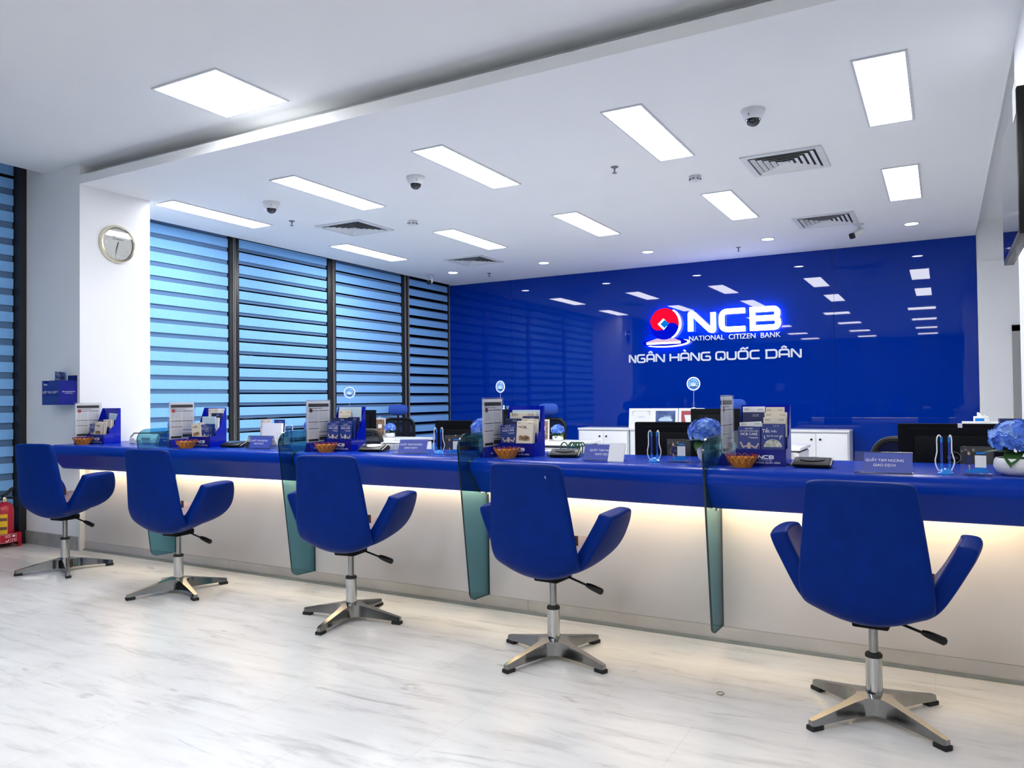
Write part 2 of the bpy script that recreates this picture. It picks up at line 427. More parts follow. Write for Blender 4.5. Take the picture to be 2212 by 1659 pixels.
# windows behind the counter and the one in front of the column
def window(name, x, y0, y1, mull):
    f = MB()
    for a, c in mull: f.bb(x - 0.10, x + 0.035, a, c, 0, ZT, 0, bev=0.004)
    f.bb(x - 0.10, x - 0.05, y0, y1, 0, 0.06); f.bb(x - 0.10, x - 0.05, y0, y1, ZT - 0.3, ZT)
    o = f.ob(name, DKFRAME); o['kind'] = 'structure'
    MB().bb(x - 0.085, x - 0.075, y0, y1, 0.05, ZT - 0.3).ob('window_pane', PANE, o)
    return o
window('window_1', XF, 0.9, 3.85, [(0.9, 1.0)])
b = MB(); b.bb(-7.36, -7.192, 3.852, 3.925, 0, ZT); struct('trim_2', b, DKFRAME)
window('window_2', XW, 4.58, 6.234, [(6.10, 6.234)])
window('window_3', XW, 6.234, 7.87, [(7.72, 7.87)])
window('window_4', XW, 7.87, 9.495, [(9.33, 9.495)])
window('window_5', XW, 9.495, 10.62, [(10.575, 10.60)])
# door in the back wall, right
b = MB(); b.bb(0.71, 0.80, YB - 0.05, YB + 0.06, 0, 2.03); b.bb(1.75, 1.85, YB - 0.05, YB + 0.06, 0, 2.03); b.bb(0.71, 1.85, YB - 0.05, YB + 0.06, 1.96, 2.03)
d = b.ob('door_1', OPALG); d['kind'] = 'structure'
MB().bb(0.80, 1.75, YB + 0.0, YB + 0.04, 0.005, 1.96).ob('door_leaf', mat('grey door leaf', (0.20, 0.20, 0.21), 0.4), d)
MB().tube([(0.86, YB - 0.01, 0.98), (0.86, YB - 0.06, 0.98), (0.86, YB - 0.06, 1.22), (0.86, YB - 0.01, 1.22)], 0.012, 8).ob('door_handle', BLACK, d)

# ---------------------------------------------------------------- blinds
def blind(label, x, y0, y1, ztop, period, fr_op, fr_sh, phase, order, chain_y):
    t = thing('zebra_blind', label, 'blind', (x, (y0 + y1) / 2, 0.10), 0, 'striped roller blinds on the window wall')
    ym = (y0 + y1) / 2; A = MB(); S = MB()
    z = ztop - 0.10 - phase
    while z > 0.16:
        hop = period * fr_op; hsh = period * fr_sh
        za = z - hop
        A.bb(0.018, 0.0195, y0 - ym, y1 - ym, max(za, 0.12) - 0.10, z - 0.10)
        if order == 'below': S.bb(0.004, 0.005, y0 - ym, y1 - ym, max(0.12, za - hsh) - 0.10, za + 0.004 - 0.10)
        else: S.bb(0.004, 0.005, y0 - ym, y1 - ym, z - 0.004 - 0.10, min(z + hsh, ztop) - 0.10)
        z -= period
    if phase > 0: A.bb(0.018, 0.0195, y0 - ym, y1 - ym, ztop - max(0.02, phase - period * (1 - fr_op)) - 0.2, ztop - 0.10)
    A.ob('opaque_bands', BLIND, t, 0); S.ob('sheer_bands', SHEER, t, 0)
    MB().bb(0.005, 0.03, y0 - ym, y1 - ym, 0.0, 0.025).ob('bottom_rail', DKFRAME, t)
    MB().bb(-0.01, 0.045, y0 - ym, y1 - ym, ztop - 0.10, ztop - 0.05).ob('headrail', DKFRAME, t)
    c = MB(); c.cyl((0.05, chain_y - ym, 0.30), (0.05, chain_y - ym, ztop - 0.10), 0.0022, n=6); c.cyl((0.05, chain_y - ym + 0.022, 0.30), (0.05, chain_y - ym + 0.022, ztop - 0.10), 0.0022, n=6); c.box((0.05, chain_y - ym + 0.011, 0.26), (0.012, 0.032, 0.09), bev=0.003)
    c.ob('pull_chain', mat('pale bead chain', (0.42, 0.40, 0.37), 0.4), t)
    return t
blind('blue striped blind at the far left edge, beside the red extinguisher', XF, 1.02, 3.845, 3.42, 0.150, 0.60, 0.40, 0.05, 'below', 3.875)
blind('blue striped blind next to the white column, grey bands without black gaps', XW, 4.60, 6.09, 3.3975, 0.1475, 0.655, 0.345, 0.045, 'below', 6.145)
blind('blue striped blind in the second bay right of the white column', XW, 6.25, 7.71, 3.40, 0.150, 0.64, 0.23, 0.02, 'below', 7.80)
blind('blue striped blind in the third bay right of the column, behind the round clip sign', XW, 7.885, 9.32, 3.40, 0.150, 0.65, 0.235, 0.05, 'above', 9.37)
blind('narrow blue striped blind in the last bay, touching the blue glass wall', XW, 9.51, 10.565, 3.40, 0.150, 0.62, 0.12, 0.06, 'above', 9.455)

# ---------------------------------------------------------------- ceiling things
def panel_light(label, x, y, w, l, z, group):
    t = thing('ceiling_light', label, 'ceiling light', (x, y, z), 0, group)
    f = MB(); t_ = 0.014
    f.bb(-w / 2, -w / 2 + t_, -l / 2, l / 2, -0.009, 0); f.bb(w / 2 - t_, w / 2, -l / 2, l / 2, -0.009, 0)
    f.bb(-w / 2 + t_, w / 2 - t_, -l / 2, -l / 2 + t_, -0.009, 0); f.bb(-w / 2 + t_, w / 2 - t_, l / 2 - t_, l / 2, -0.009, 0)
    f.ob('frame', LFRAME, t)
    MB().bb(-w / 2 + t_, w / 2 - t_, -l / 2 + t_, l / 2 - t_, -0.006, -0.001).ob('diffuser', DIFF, t)
    return t
ordn = ['leftmost', 'second from the left', 'middle one', 'fourth from the left', 'rightmost']
pxs = [-6.31, -4.79, -3.31, -1.78, -0.275]
for i, x in enumerate(pxs):
    panel_light('long LED ceiling panel, %s of the nearer row of five' % ordn[i], x, 5.265, 0.285, 1.215, ZL, 'long LED panels in the lower ceiling')
for i, x in enumerate(pxs):
    panel_light('long LED ceiling panel, %s of the farther row of five' % ordn[i], x, 7.645, 0.285, 1.215, ZL, 'long LED panels in the lower ceiling')
panel_light('square LED panel in the raised ceiling at upper left of the photo', -4.138, 3.50, 0.61, 0.61, ZU, 'square LED panels in the raised ceiling')
for y in (0.5, -2.5, -5.6, -8.3):
    for x in (-4.145, -2.27, -0.40):
        panel_light('square LED panel overhead outside the view, seen only as a strip in the blue wall', x, y, 0.61, 0.61, ZU, 'square LED panels outside the view')
ordd = ['first from the left', 'second from the left', 'middle one', 'fourth from the left', 'rightmost']
for i, x in enumerate([-6.27, -4.77, -3.275, -1.785, -0.265]):
    t = thing('downlight', 'small round recessed downlight along the blue wall, %s of five' % ordd[i], 'downlight', (x, 9.47, ZL), 0, 'round downlights along the blue wall')
    MB().lathe([(0.078, 0), (0.078, -0.008), (0.066, -0.010), (0.066, -0.004)], 28, caps=False).ob('trim_ring', LFRAME, t)
    MB().lathe([(0.0001, -0.006), (0.065, -0.006), (0.065, -0.0095), (0.0001, -0.0095)], 24).ob('lens', DOWN, t)
def vent(label, x, y):
    t = thing('air_vent', label, 'air vent', (x, y, ZL), 0, 'square ceiling diffusers'); s = 0.30
    MB().bb(-s + 0.05, s - 0.05, -s + 0.05, s - 0.05, -0.0015, -0.0005).ob('duct_opening', VDARK, t)
    f = MB()
    for k, (o, i) in enumerate([(0.30, 0.252)]):
        f.bb(-o, o, -o, -i, -0.012, 0); f.bb(-o, o, i, o, -0.012, 0); f.bb(-o, -i, -i, i, -0.012, 0); f.bb(i, o, -i, i, -0.012, 0)
    f.ob('frame', VENT, t)
    for k in range(5):
        o = 0.235 - k * 0.044; v = MB()
        for a in range(4):
            R = rotz(a * PI / 2)
            i = o - 0.030; zo, zi = -0.016, -0.004
            P = [(-o, -o, zo), (o, -o, zo), (i, -i, zi), (-i, -i, zi)]
            Q = [(-o, -o, zo + 0.002), (o, -o, zo + 0.002), (i, -i, zi + 0.002), (-i, -i, zi + 0.002)]
            V = [v.bm.verts.new(R @ Vector(p)) for p in P] + [v.bm.verts.new(R @ Vector(p)) for p in Q]
            for q in ((0, 1, 2, 3), (7, 6, 5, 4), (0, 4, 5, 1), (1, 5, 6, 2), (2, 6, 7, 3), (3, 7, 4, 0)): v.bm.faces.new([V[n] for n in q])
        v.ob('louvre', VENT, t, 0)
    MB().bb(-0.026, 0.026, -0.026, 0.026, -0.014, -0.008).ob('centre_plate', VENT, t)
vent('grey square ceiling vent, nearest and largest, below the nearest dome camera', -1.06, 6.42)
vent('grey square ceiling vent at the right, next to the white bullet camera', -1.06, 8.80)
vent('grey square ceiling vent near the left window, between long panels and a smoke detector', -5.53, 6.44)
vent('grey square ceiling vent at the far left back, close to the round downlights', -5.50, 8.81)
def dome(label, x, y, az):
    t = thing('dome_camera', label, 'security camera', (x, y, ZL), az, 'dome security cameras on the ceiling')
    MB().lathe([(0.078, 0), (0.078, -0.012), (0.074, -0.018), (0.060, -0.058), (0.050, -0.064), (0.047, -0.060)], 32).ob('housing', CAMW, t)
    MB().lathe([(0.049, -0.059)] + [(0.047 * math.cos(a), -0.062 - 0.045 * math.sin(a)) for a in [PI / 2 * k / 8 for k in range(8)]] + [(0.0001, -0.107)], 28).ob('dome_cover', DOMEG, t)
    MB().box((0.066, 0.0, -0.042), (0.006, 0.004, 0.012)).ob('screw', BLACK, t)
dome('white dome camera with dark lens, nearest one at upper right between two light panels', -1.05, 5.15, -1.8)
dome('white dome camera with dark lens, middle one of three above the counter', -3.83, 5.23, -0.8)
dome('white dome camera with dark lens, leftmost of three, near the leftmost panels', -5.48, 5.20, -0.8)
def bullet(label, x, y, az, tilt):
    t = thing('bullet_camera', label, 'security camera', (x, y, ZL), az, 'bullet security cameras')
    MB().lathe([(0.05, 0), (0.05, -0.012), (0.02, -0.02), (0.014, -0.05), (0.018, -0.06)], 20).ob('mount', CAMW, t)
    M = at(0, 0, -0.09) @ Matrix.Rotation(tilt, 4, 'Y')
    MB().box((0.03, 0, 0), (0.18, 0.075, 0.07), M=M, bev=0.02).ob('body', CAMW, t)
    MB().box((0.123, 0, 0), (0.012, 0.066, 0.062), M=M, bev=0.012).ob('lens_face', BLACK, t)
bullet('white bullet camera under the ceiling at right, by the rightmost downlight', -0.77, 9.2, math.radians(-122), math.radians(25))
bullet('white bullet camera in the left back corner over the blinds', -6.66, 9.45, math.radians(-65), math.radians(22))
def sprinkler(label, x, y):
    t = thing('sprinkler', label, 'sprinkler', (x, y, ZL), 0, 'fire sprinklers on the ceiling')
    MB().lathe([(0.032, 0), (0.032, -0.004), (0.012, -0.012)], 20).ob('escutcheon', mat('grey sprinkler metal', (0.22, 0.23, 0.25), 0.4, 0.6), t)
    MB().cyl((0, 0, -0.01), (0, 0, -0.05), 0.009, 0.006, n=10).ob('body', mat('grey sprinkler metal', (0.22, 0.23, 0.25), 0.4, 0.6), t)
    MB().lathe([(0.0001, -0.048), (0.020, -0.048), (0.020, -0.052), (0.0001, -0.052)], 14).ob('deflector', mat('grey sprinkler metal', (0.22, 0.23, 0.25), 0.4, 0.6), t)
sprinkler('small grey fire sprinkler between the third and fourth near light panels', -2.29, 5.84)
sprinkler('small grey fire sprinkler left, right of the leftmost dome camera', -5.87, 5.85)
sprinkler('small grey fire sprinkler close to the blue wall at right', -2.21, 9.83)
sprinkler('small grey fire sprinkler close to the blue wall at left', -5.87, 9.84)
def smoke(label, x, y):
    t = thing('smoke_detector', label, 'smoke detector', (x, y, ZL), 0, 'smoke detectors on the ceiling')
    MB().lathe([(0.052, 0), (0.052, -0.018), (0.048, -0.022)], 28).ob('base', CAMW, t)
    MB().lathe([(0.046, -0.022), (0.044, -0.040), (0.030, -0.046), (0.0001, -0.047)], 24).ob('sensor_head', CAMW, t)
    b = MB()
    for k in range(8):
        a = k * PI / 4; b.box((0.0455 * math.cos(a), 0.0455 * math.sin(a), -0.031), (0.012, 0.016, 0.007), M=None)
    b.ob('sensor_slots', BLACK, t)
smoke('white round smoke detector under the right vent, right of a sprinkler', -1.80, 6.44)
smoke('white round smoke detector right of the left ceiling vent', -4.81, 6.51)
# ================================================================ COUNTER
WAVE = [(-6.5, 0.01), (-5.4, 0.04), (-3.6, 0.08), (-2.4, 0.085), (-1.6, 0.015), (-0.95, -0.035), (0.37, -0.02)]
def wav(x):
    w = 0
    for k in (-0.5, -0.25, 0, 0.25, 0.5): w += interp(x + k, WAVE) / 5
    return w
ZC = 0.905
def counter_profile():
    P = [(4.36, ZC)]
    P += [(3.735, ZC)]
    for k in range(1, 9):
        a = PI / 2 + k * (PI * 0.70) / 8
        P.append((3.735 + 0.052 * math.cos(a), 0.853 + 0.052 * math.sin(a)))
    P += [(3.725, 0.795), (3.765, 0.74), (3.795, 0.706), (3.803, 0.701), (3.812, 0.701), (3.815, 0.772), (3.99, 0.772), (3.99, 0.86), (4.36, 0.86)]
    return P
CP = counter_profile()
t = thing('service_counter', 'long blue rounded counter top running along the whole teller desk', 'counter', (0, 0, 0))
b = MB(); nX = 40; X0, X1 = -6.46, 0.368
rows = []
for i in range(nX + 1):
    x = X0 + (X1 - X0) * i / nX; w = wav(x)
    rows.append([b.bm.verts.new((x, y + (w if y < 3.9 else 0), z)) for y, z in CP])
n = len(CP)
for a, c in zip(rows, rows[1:]):
    for k in range(n): b.bm.faces.new((a[k], a[(k + 1) % n], c[(k + 1) % n], c[k]))
b.bm.faces.new(rows[0][::-1]); b.bm.faces.new(rows[-1])
b.ob('worktop', COUNTER, t, 45)
t = thing('counter_base', 'white lit front panel of the teller desk with brushed steel kickplate', 'counter', (0, 0, 0))
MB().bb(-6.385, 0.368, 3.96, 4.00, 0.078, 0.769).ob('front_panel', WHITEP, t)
b = MB()
for x0, x1 in [(-6.385, -4.62), (-4.62, -2.12), (-2.12, 0.368)]: b.bb(x0 + 0.001, x1 - 0.001, 3.955, 3.985, 0.012, 0.0775)
b.ob('kickplate', STEEL, t)
MB().bb(-6.385, 0.368, 3.94, 3.985, 0.0, 0.0115).ob('floor_strip', mat('grey green floor strip', (0.26, 0.29, 0.28), 0.4, 0.3), t)
MB().bb(-6.385, 0.368, 4.00, 4.34, 0.0, 0.76).ob('carcass', WDESK, t)
t = thing('staff_desk', 'white staff desk surface just behind the blue counter, carrying the monitors', 'desk', (0, 0, 0))
MB().bb(-6.385, 0.368, 4.365, 5.00, 0.72, 0.75).ob('desk_top', WDESK, t)
b = MB()
for x in (-6.3, -5.2, -3.75, -2.36, -0.98, 0.33): b.bb(x - 0.015, x + 0.015, 4.38, 4.95, 0, 0.72)
b.ob('support_panels', WDESK, t)
t = thing('light_strip', 'warm light strip glowing under the overhang of the blue counter', 'light', (0, 0, 0))
b = MB()
for i in range(20):
    x0 = -6.30 + 6.6 * i / 20; x1 = x0 + 0.318; xm = (x0 + x1) / 2; y0 = 3.832 + max(wav(x0), wav(x1), wav(xm)); b.bb(x0, x1, y0, y0 + 0.012, 0.745, 0.770)
b.ob('strip', STRIP, t, 0)

def partition(label, x):
    w = wav(x); e = 0.003
    out = [(3.957, 0.082), (3.79, 0.088)]
    def arc(c, r, a0, a1, n=7): return [(c[0] + r * math.cos(a0 + (a1 - a0) * k / n), c[1] + r * math.sin(a0 + (a1 - a0) * k / n)) for k in range(n + 1)]
    out += arc((3.795, 0.143), 0.055, -PI / 2, -PI * 1.03)
    out += arc((3.715, 0.965), 0.085, PI * 0.98, PI / 2)
    out += [(4.33, 1.058), (4.33, ZC + e)]
    prof = [(y + w - e, z + (e if z > 0.9 else 0) - (e if z < 0.72 else 0)) for y, z in CP[1:14]]
    out += prof + [(3.82 + w, 0.694), (3.957, 0.694)]
    t = thing('glass_partition', label, 'partition', (x, 0, 0), 0, 'teal glass dividers across the counter')
    MB().prism(out, -0.005, 0.005, 'x', 0, rim=1).ob('pane', [GLASS, GLASSE], t, 20)
    for z in (0.655, ):
        MB().box((0.010, 3.86 + w, z + 0.035), (0.012, 0.014, 0.02), bev=0.003).ob('clip', CHROMEB, t)
PX = [-5.219, -3.773, -2.384, -0.998]
for x, l in zip(PX, ['teal glass divider by the second chair, nearest the white column', 'teal glass divider left of the middle chair', 'teal glass divider left of the fourth chair', 'teal glass divider nearest the viewer, left of the rightmost chair']): partition(l, x)

# ================================================================ CUSTOMER CHAIRS
def make_chair(label):
    t = thing('lounge_chair', label, 'chair', (0, 0, 0), 0, 'blue leather chairs along the counter')
    # spine of the back and the pan seen from the side, (y, z)
    SP = [(0.13, 0.456), (0.05, 0.440), (-0.04, 0.428), (-0.105, 0.430), (-0.150, 0.448), (-0.178, 0.492), (-0.192, 0.56), (-0.203, 0.66), (-0.215, 0.76), (-0.232, 0.87), (-0.246, 0.953)]
    WD = [(0, 0.14), (0.2, 0.18), (0.33, 0.200), (0.42, 0.215), (0.5, 0.226), (0.6, 0.228), (0.72, 0.215), (0.86, 0.198), (1.0, 0.180)]
    def f(u, v):
        p = curve(v, [(y, z, 0) for y, z in SP]); q = curve(min(1, v + 0.01), [(y, z, 0) for y, z in SP]); pm = curve(max(0, v - 0.01), [(y, z, 0) for y, z in SP])
        d = (q - pm).normalized(); nrm = Vector((d.y, -d.x, 0))          # towards the sitter
        if nrm.y < 0 and v < 0.3: nrm = -nrm
        if nrm.x < 0 and v >= 0.5: nrm = -nrm
        s = 2 * u - 1
        bow = interp(v, [(0, 0.055), (0.3, 0.075), (0.45, 0.05), (0.6, 0.03), (1, 0.022)]) * (abs(s) ** 2.2)
        x = s * interp(v, WD)
        if v > 0.98: bow += 0
        return Vector((x, p.x + nrm.x * bow, p.y + nrm.y * bow - (0.012 * abs(s) ** 4 if v > 0.95 else 0)))
    o = MB().grid(10, 20, f).ob('backrest_shell', LEATHER, t, 180); mods(o, 0.042, 1.0, 2)
    for sg in (-1, 1):
        Rr = [(-0.150, 0.468), (-0.138, 0.50), (-0.128, 0.565), (-0.118, 0.64), (-0.106, 0.714)]
        Fr = [(0.105, 0.490), (0.170, 0.524), (0.192, 0.575), (0.170, 0.65), (0.122, 0.726)]
        Md = [(-0.02, 0.474), (0.012, 0.510), (0.028, 0.572), (0.024, 0.645), (0.010, 0.726)]
        def g(u, v):
            u, v = (q * 0.55 + 0.45 * (0.5 - 0.5 * math.cos(PI * q)) for q in (u, v))
            a, m, c = (curve(v, [(y, z, 0) for y, z in L]) for L in (Rr, Md, Fr))
            p = a * (1 - u) * (1 - 2 * u) + m * 4 * u * (1 - u) + c * u * (2 * u - 1)
            x = interp(v, [(0, 0.175), (0.18, 0.217), (0.4, 0.252), (0.7, 0.300), (0.90, 0.336), (1, 0.340)]) - 0.012 * (2 * u - 1) ** 2
            return Vector((sg * x, p.x, p.y))
        o = MB().grid(7, 9, g).ob('armrest', LEATHER, t, 180); mods(o, 0.070, 0, 2)
    # cushion
    b = MB()
    b.box((0, 0.03, 0), (0.40, 0.34, 0.075), 0, bev=0.03)
    for v in b.bm.verts:
        v.co.z += 0.488 + (v.co.y + 0.14) * 0.10; v.co.x *= 1 - 0.12 * max(0, -(v.co.y) / 0.14)
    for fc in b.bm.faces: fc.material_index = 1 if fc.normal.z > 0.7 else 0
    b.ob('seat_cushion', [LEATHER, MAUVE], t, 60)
    MB().box((0.219, -0.165, 0.60), (0.020, 0.003, 0.044), M=None).ob('fabric_tag', mat('brown fabric tag', (0.10, 0.05, 0.05), 0.7), t)
    MB().box((0, 0, 0.385), (0.13, 0.15, 0.035), bev=0.008).ob('mechanism', BLACKM, t)
    lv = MB(); lv.cyl((0.05, 0.01, 0.395), (0.175, 0.03, 0.352), 0.0055, n=8)
    L = lv.ob('lever', BLACK, t)
    h = MB(); h.tube([(0.165, 0.028, 0.357), (0.18, 0.031, 0.352), (0.20, 0.034, 0.345), (0.24, 0.04, 0.330), (0.247, 0.041, 0.328)], [0.009, 0.0135, 0.0155, 0.016, 0.009], 10)
    h.ob('lever_grip', BLACK, L)
    MB().cyl((0, 0, 0.22), (0, 0, 0.375), 0.0165, n=24).ob('gas_lift', CHROME, t)
    MB().lathe([(0.031, 0.232), (0.032, 0.240), (0.028, 0.247), (0.017, 0.248)], 28).ob('collar', RUBBER, t)
    MB().lathe([(0.0305, 0.075), (0.0305, 0.233)], 32).ob('column_sleeve', CHROMEB, t)
    base = bpy.data.objects.new('star_base', None)
    COL.objects.link(base); base.parent = t
    def zt(r): return 0.098 - 0.060 * max(0, r - 0.03) / 0.29
    def zb(r): return 0.030 - 0.012 * min(1, r / 0.32)
    for k in range(4):
        a = k * PI / 2
        half = []
        d0 = 0.066
        pts = [(d0 * math.cos(PI / 4), d0 * math.sin(PI / 4)), (0.066, 0.040), (0.085, 0.0335), (0.12, 0.0275), (0.20, 0.021), (0.305, 0.0165), (0.318, 0.012)]
        ring = [(0, 0)] + [(x, -y) for x, y in pts] + [(x, y) for x, y in reversed(pts)]
        b = MB(); T = []; B = []
        for x, y in ring:
            r = math.hypot(x, y)
            T.append(b.bm.verts.new((x * math.cos(a) - y * 0.72 * math.sin(a) if r > 0.0665 else x * math.cos(a) - y * math.sin(a), x * math.sin(a) + (y * 0.72 if r > 0.0665 else y) * math.cos(a), zt(x if r > 0.0665 else r))))
            B.append(b.bm.verts.new((x * math.cos(a) - y * math.sin(a), x * math.sin(a) + y * math.cos(a), zb(r))))
        m = len(ring)
        b.bm.faces.new(T); b.bm.faces.new(B[::-1])
        for i in range(m): b.bm.faces.new((T[i], B[i], B[(i + 1) % m], T[(i + 1) % m]))
        lg = b.ob('base_leg', CHROME, t, 50)
        M = rotz(a)
        p = MB().box((0.296, 0, 0.009), (0.054, 0.037, 0.0175), M=M, bev=0.003).ob('foot_pad', RUBBER, lg)
    bpy.data.objects.remove(base)
    return t
proto = make_chair('blue leather swivel chair at the far left, before the white column and the suggestion box')
CH = [(-5.75, 3.41, 6.5, -27, 0.012), (-4.417, 3.371, 4.5, -19, 0.006), (-2.969, 3.404, 9, 8, 0.004), (-1.661, 3.357, -4, -18, 0.004), (-0.253, 3.307, -4.5, 51, -0.012)]
CL = ['blue leather swivel chair second from the left in the row of five',
      'blue leather swivel chair in the middle of the row of five, beside a teal divider',
      'blue leather swivel chair fourth from the left, with a small pale scuff near its top',
      'blue leather swivel chair nearest the viewer at right, both armrests showing']
BASE = ('base_leg', 'column_sleeve', 'collar', 'gas_lift')
chairs = [proto] + [dup(proto, (0, 0, 0), 0, l) for l in CL]
for c, (x, y, top, bs, dz) in zip(chairs, CH):
    c.location = (x, y, 0)
    for ch in kids(c):
        nm = ch.name.split('.')[0]
        if nm in BASE: ch.rotation_euler = (0, 0, math.radians(bs))
        else: ch.rotation_euler = (0, 0, math.radians(top)); ch.location.z = dz
scuff = [k for k in kids(chairs[3]) if k.name.startswith('backrest_shell')][0]
o = MB().tube([(0.095, -0.300, 0.902), (0.099, -0.2995, 0.890)], 0.0022, 6).ob('scuff_mark', mat('pale scuff', (0.3, 0.36, 0.6), 0.7), chairs[3]); o.rotation_euler = (0, 0, math.radians(3))

# ================================================================ LETTERS
GL = {
 'N': [([(0, 0), (0, 1), (.10, 1), (.88, 0), (1, 0), (1, 1)], False)],
 'C': [([(1, 1), (0, 1), (0, 0), (1, 0)], False)],
 'B': [([(0, 0), (0, 1)], False), ([(-.11, 1), (1, 1), (1, .51), (0, .51)], False), ([(0, .51), (1.02, .51), (1.02, 0), (-.11, 0)], False)],
 'G': [([(1, 1), (0, 1), (0, 0), (1, 0), (1, .5), (.45, .5)], False)],
 'A': [([(0, 0), (0, 1), (1, 1), (1, 0)], False), ([(.05, .38), (.95, .38)], False)],
 'H': [([(0, 0), (0, 1)], False), ([(1, 0), (1, 1)], False), ([(.05, .5), (.95, .5)], False)],
 'Q': [([(.5, 0), (0, 0), (0, 1), (1, 1), (1, 0), (.49, 0)], False), ([(.55, .34), (.55, 0)], False)],
 'U': [([(0, 1), (0, 0), (1, 0), (1, 1)], False)],
 'O': [([(.5, 0), (0, 0), (0, 1), (1, 1), (1, 0), (.49, 0)], False)],
 'D': [([(0, 0), (0, 1)], False), ([(-.115, 1), (1, 1), (1, 0), (-.115, 0)], False)],
 '^': [([(.22, 1.24), (.5, 1.42), (.78, 1.24)], False)],
 '`': [([(.35, 1.46), (.65, 1.24)], False)],
 "'": [([(.80, 1.30), (1.05, 1.46)], False)],
}
def fillet(P, r, n=5):
    P = [Vector(p) for p in P]; out = [P[0]]
    for a, p, c in zip(P, P[1:], P[2:]):
        d1 = (a - p); d2 = (c - p); l1, l2 = d1.length, d2.length; d1.normalize(); d2.normalize()
        k = min(r, l1 * 0.48, l2 * 0.48)
        q1, q2 = p + d1 * k, p + d2 * k
        for i in range(n + 1):
            t = i / n; out.append(q1 * (1 - t) ** 2 + p * 2 * t * (1 - t) + q2 * t * t)
    return out + [P[-1]]
def glyph(mb, chs, x, z, w, h, sw, d0, d1, M=None, mi=None):
    i = 0
    for c in chs:
        for pts, cl in GL[c]:
            P = fillet([(x + sw / 2 + p * (w - sw), z + sw / 2 + q * (h - sw)) for p, q in pts], 0.26 * h if c not in "^`'" else 0.0001, 5)
            mb.ribbon([(p.x, p.y) for p in P], sw, d0 - 0.0007 * i, d1, cl, mi, M); i += 1
def ncb(mb, x, z, h, d0, d1, M=None, mi=None):
    w = h * 1.28
    for i, c in enumerate('NCB'): glyph(mb, c, x + i * w * 1.075, z, w, h, h * 0.225, d0, d1, M, mi)
QD = [('N', 0.66), ('G', .78), ('A^', .74), ('N', .82), (' ', .30), ('H', .84), ('A`', .78), ('N', .80), ('G', .84), (' ', .26), ('Q', .84), ('U', .80), ("O^'", .86), ('C', .84), (' ', .30), ('D', .90), ('A^', .84), ('N', .80)]

# ---------------------------------------------------------------- bank sign on the blue wall
YS = YB - 0.02
t = thing('bank_sign', 'lit bank logo with red and blue emblem and white letters on the blue wall', 'sign', (-2.81, YS, 2.0))
T = lambda x: x + 2.81
for i, c in enumerate('NCB'):
    x0, x1 = [(-3.075, -2.69), (-2.645, -2.265), (-2.235, -1.845)][i]
    b = MB(); glyph(b, c, T(x0), 2.115 - 2.0, x1 - x0, 0.315, 0.070, -0.075, -0.045)
    L = b.ob('letter', SIGNW, t, 0)
    b = MB(); glyph(b, c, T(x0) + 0.006, 2.121 - 2.0, x1 - x0 - 0.012, 0.303, 0.058, -0.044, -0.012); b.ob('back_light', HALO, L, 0)
b = MB(); b.text('NATIONAL  CITIZEN  BANK', 0.098, at(T(-2.468), -0.012, 2.048 - 2.0) @ FRONT, wide=1.0, ext=0.008)
sub = b.ob('subtitle_lettering', SATW, t, 0)
ex, ez = T(-3.415), 2.275 - 2.0
K = 0.00152; KV = 0.00150
def E(zx, zy): return (ex + (zx - 597) * K, ez + (440 - zy) * KV)
circ = [(ex + 0.212 * math.cos(a), ez + 0.222 * math.sin(a)) for a in [2 * PI * k / 48 for k in range(48)]]
MB().prism(circ, -0.065, -0.045, 'y').ob('red_swirl', SIGNR, t, 0)
arcb = [(ex + 0.213 * math.cos(a), ez + 0.223 * math.sin(a)) for a in [math.radians(-13 - k * (180 + 13 - 16) / 28 - 0) for k in range(29)]]
bl = arcb + [(ex + a, ez + b_) for a, b_ in ((-.200, .0), (-.178, -.046), (-.145, -.076), (-.105, -.090), (-.055, -.088), (-.018, -.078), (.012, -.050), (.035, -.020), (.065, .002), (.100, .010), (.140, .006), (.172, -.010), (.194, -.036))]
MB().prism(bl, -0.068, -0.050, 'y').ob('blue_swirl', SIGNBL, t, 0)
MB().prism([E(536, 440), E(590, 390), E(641, 440), E(592, 497)], -0.072, -0.060, 'y').ob('white_diamond', SIGNW, t, 0)
MB().prism([E(560, 442), E(601, 402), E(645, 440), E(601, 482)], -0.074, -0.066, 'y').ob('azure_diamond', SIGNAZ, t, 0)
cr = [(ex + 0.235 * math.cos(a) + 0.006, ez + 0.232 * math.sin(a)) for a in [math.radians(56 - k * 118 / 20) for k in range(21)]] + [(ex + 0.212 * math.cos(a), ez + 0.223 * math.sin(a)) for a in [math.radians(-62 + k * 118 / 20) for k in range(21)]]
MB().prism(cr, -0.066, -0.045, 'y').ob('white_crescent', SIGNW, t, 0)
el = lambda cx, cz, a, b_, n=40, s=0, e=2 * PI: [(cx + a * math.cos(s + (e - s) * k / n), cz + b_ * math.sin(s + (e - s) * k / n)) for k in range(n)]
c0 = E(602, 615)
MB().prism(el(c0[0], c0[1], 0.335, 0.062), -0.060, -0.045, 'y').ob('blue_saucer', SIGNBL, t, 0)
MB().prism([E(425, 628), E(420, 606), E(520, 576), E(680, 576), E(750, 606), E(747, 628)], -0.066, -0.055, 'y').ob('pale_plinth', SIGNPK, t, 0)
MB().prism([E(425, 630), E(422, 613), E(750, 613), E(747, 630)], -0.068, -0.058, 'y').ob('white_bar', SIGNW, t, 0)
ar = el(c0[0] + 0.01, c0[1] - 0.004, 0.345, 0.064, 24, math.radians(-140), math.radians(35)) + el(c0[0], c0[1], 0.322, 0.052, 24, math.radians(35), math.radians(-140))
MB().prism(ar, -0.067, -0.055, 'y').ob('white_arc', SIGNW, t, 0)
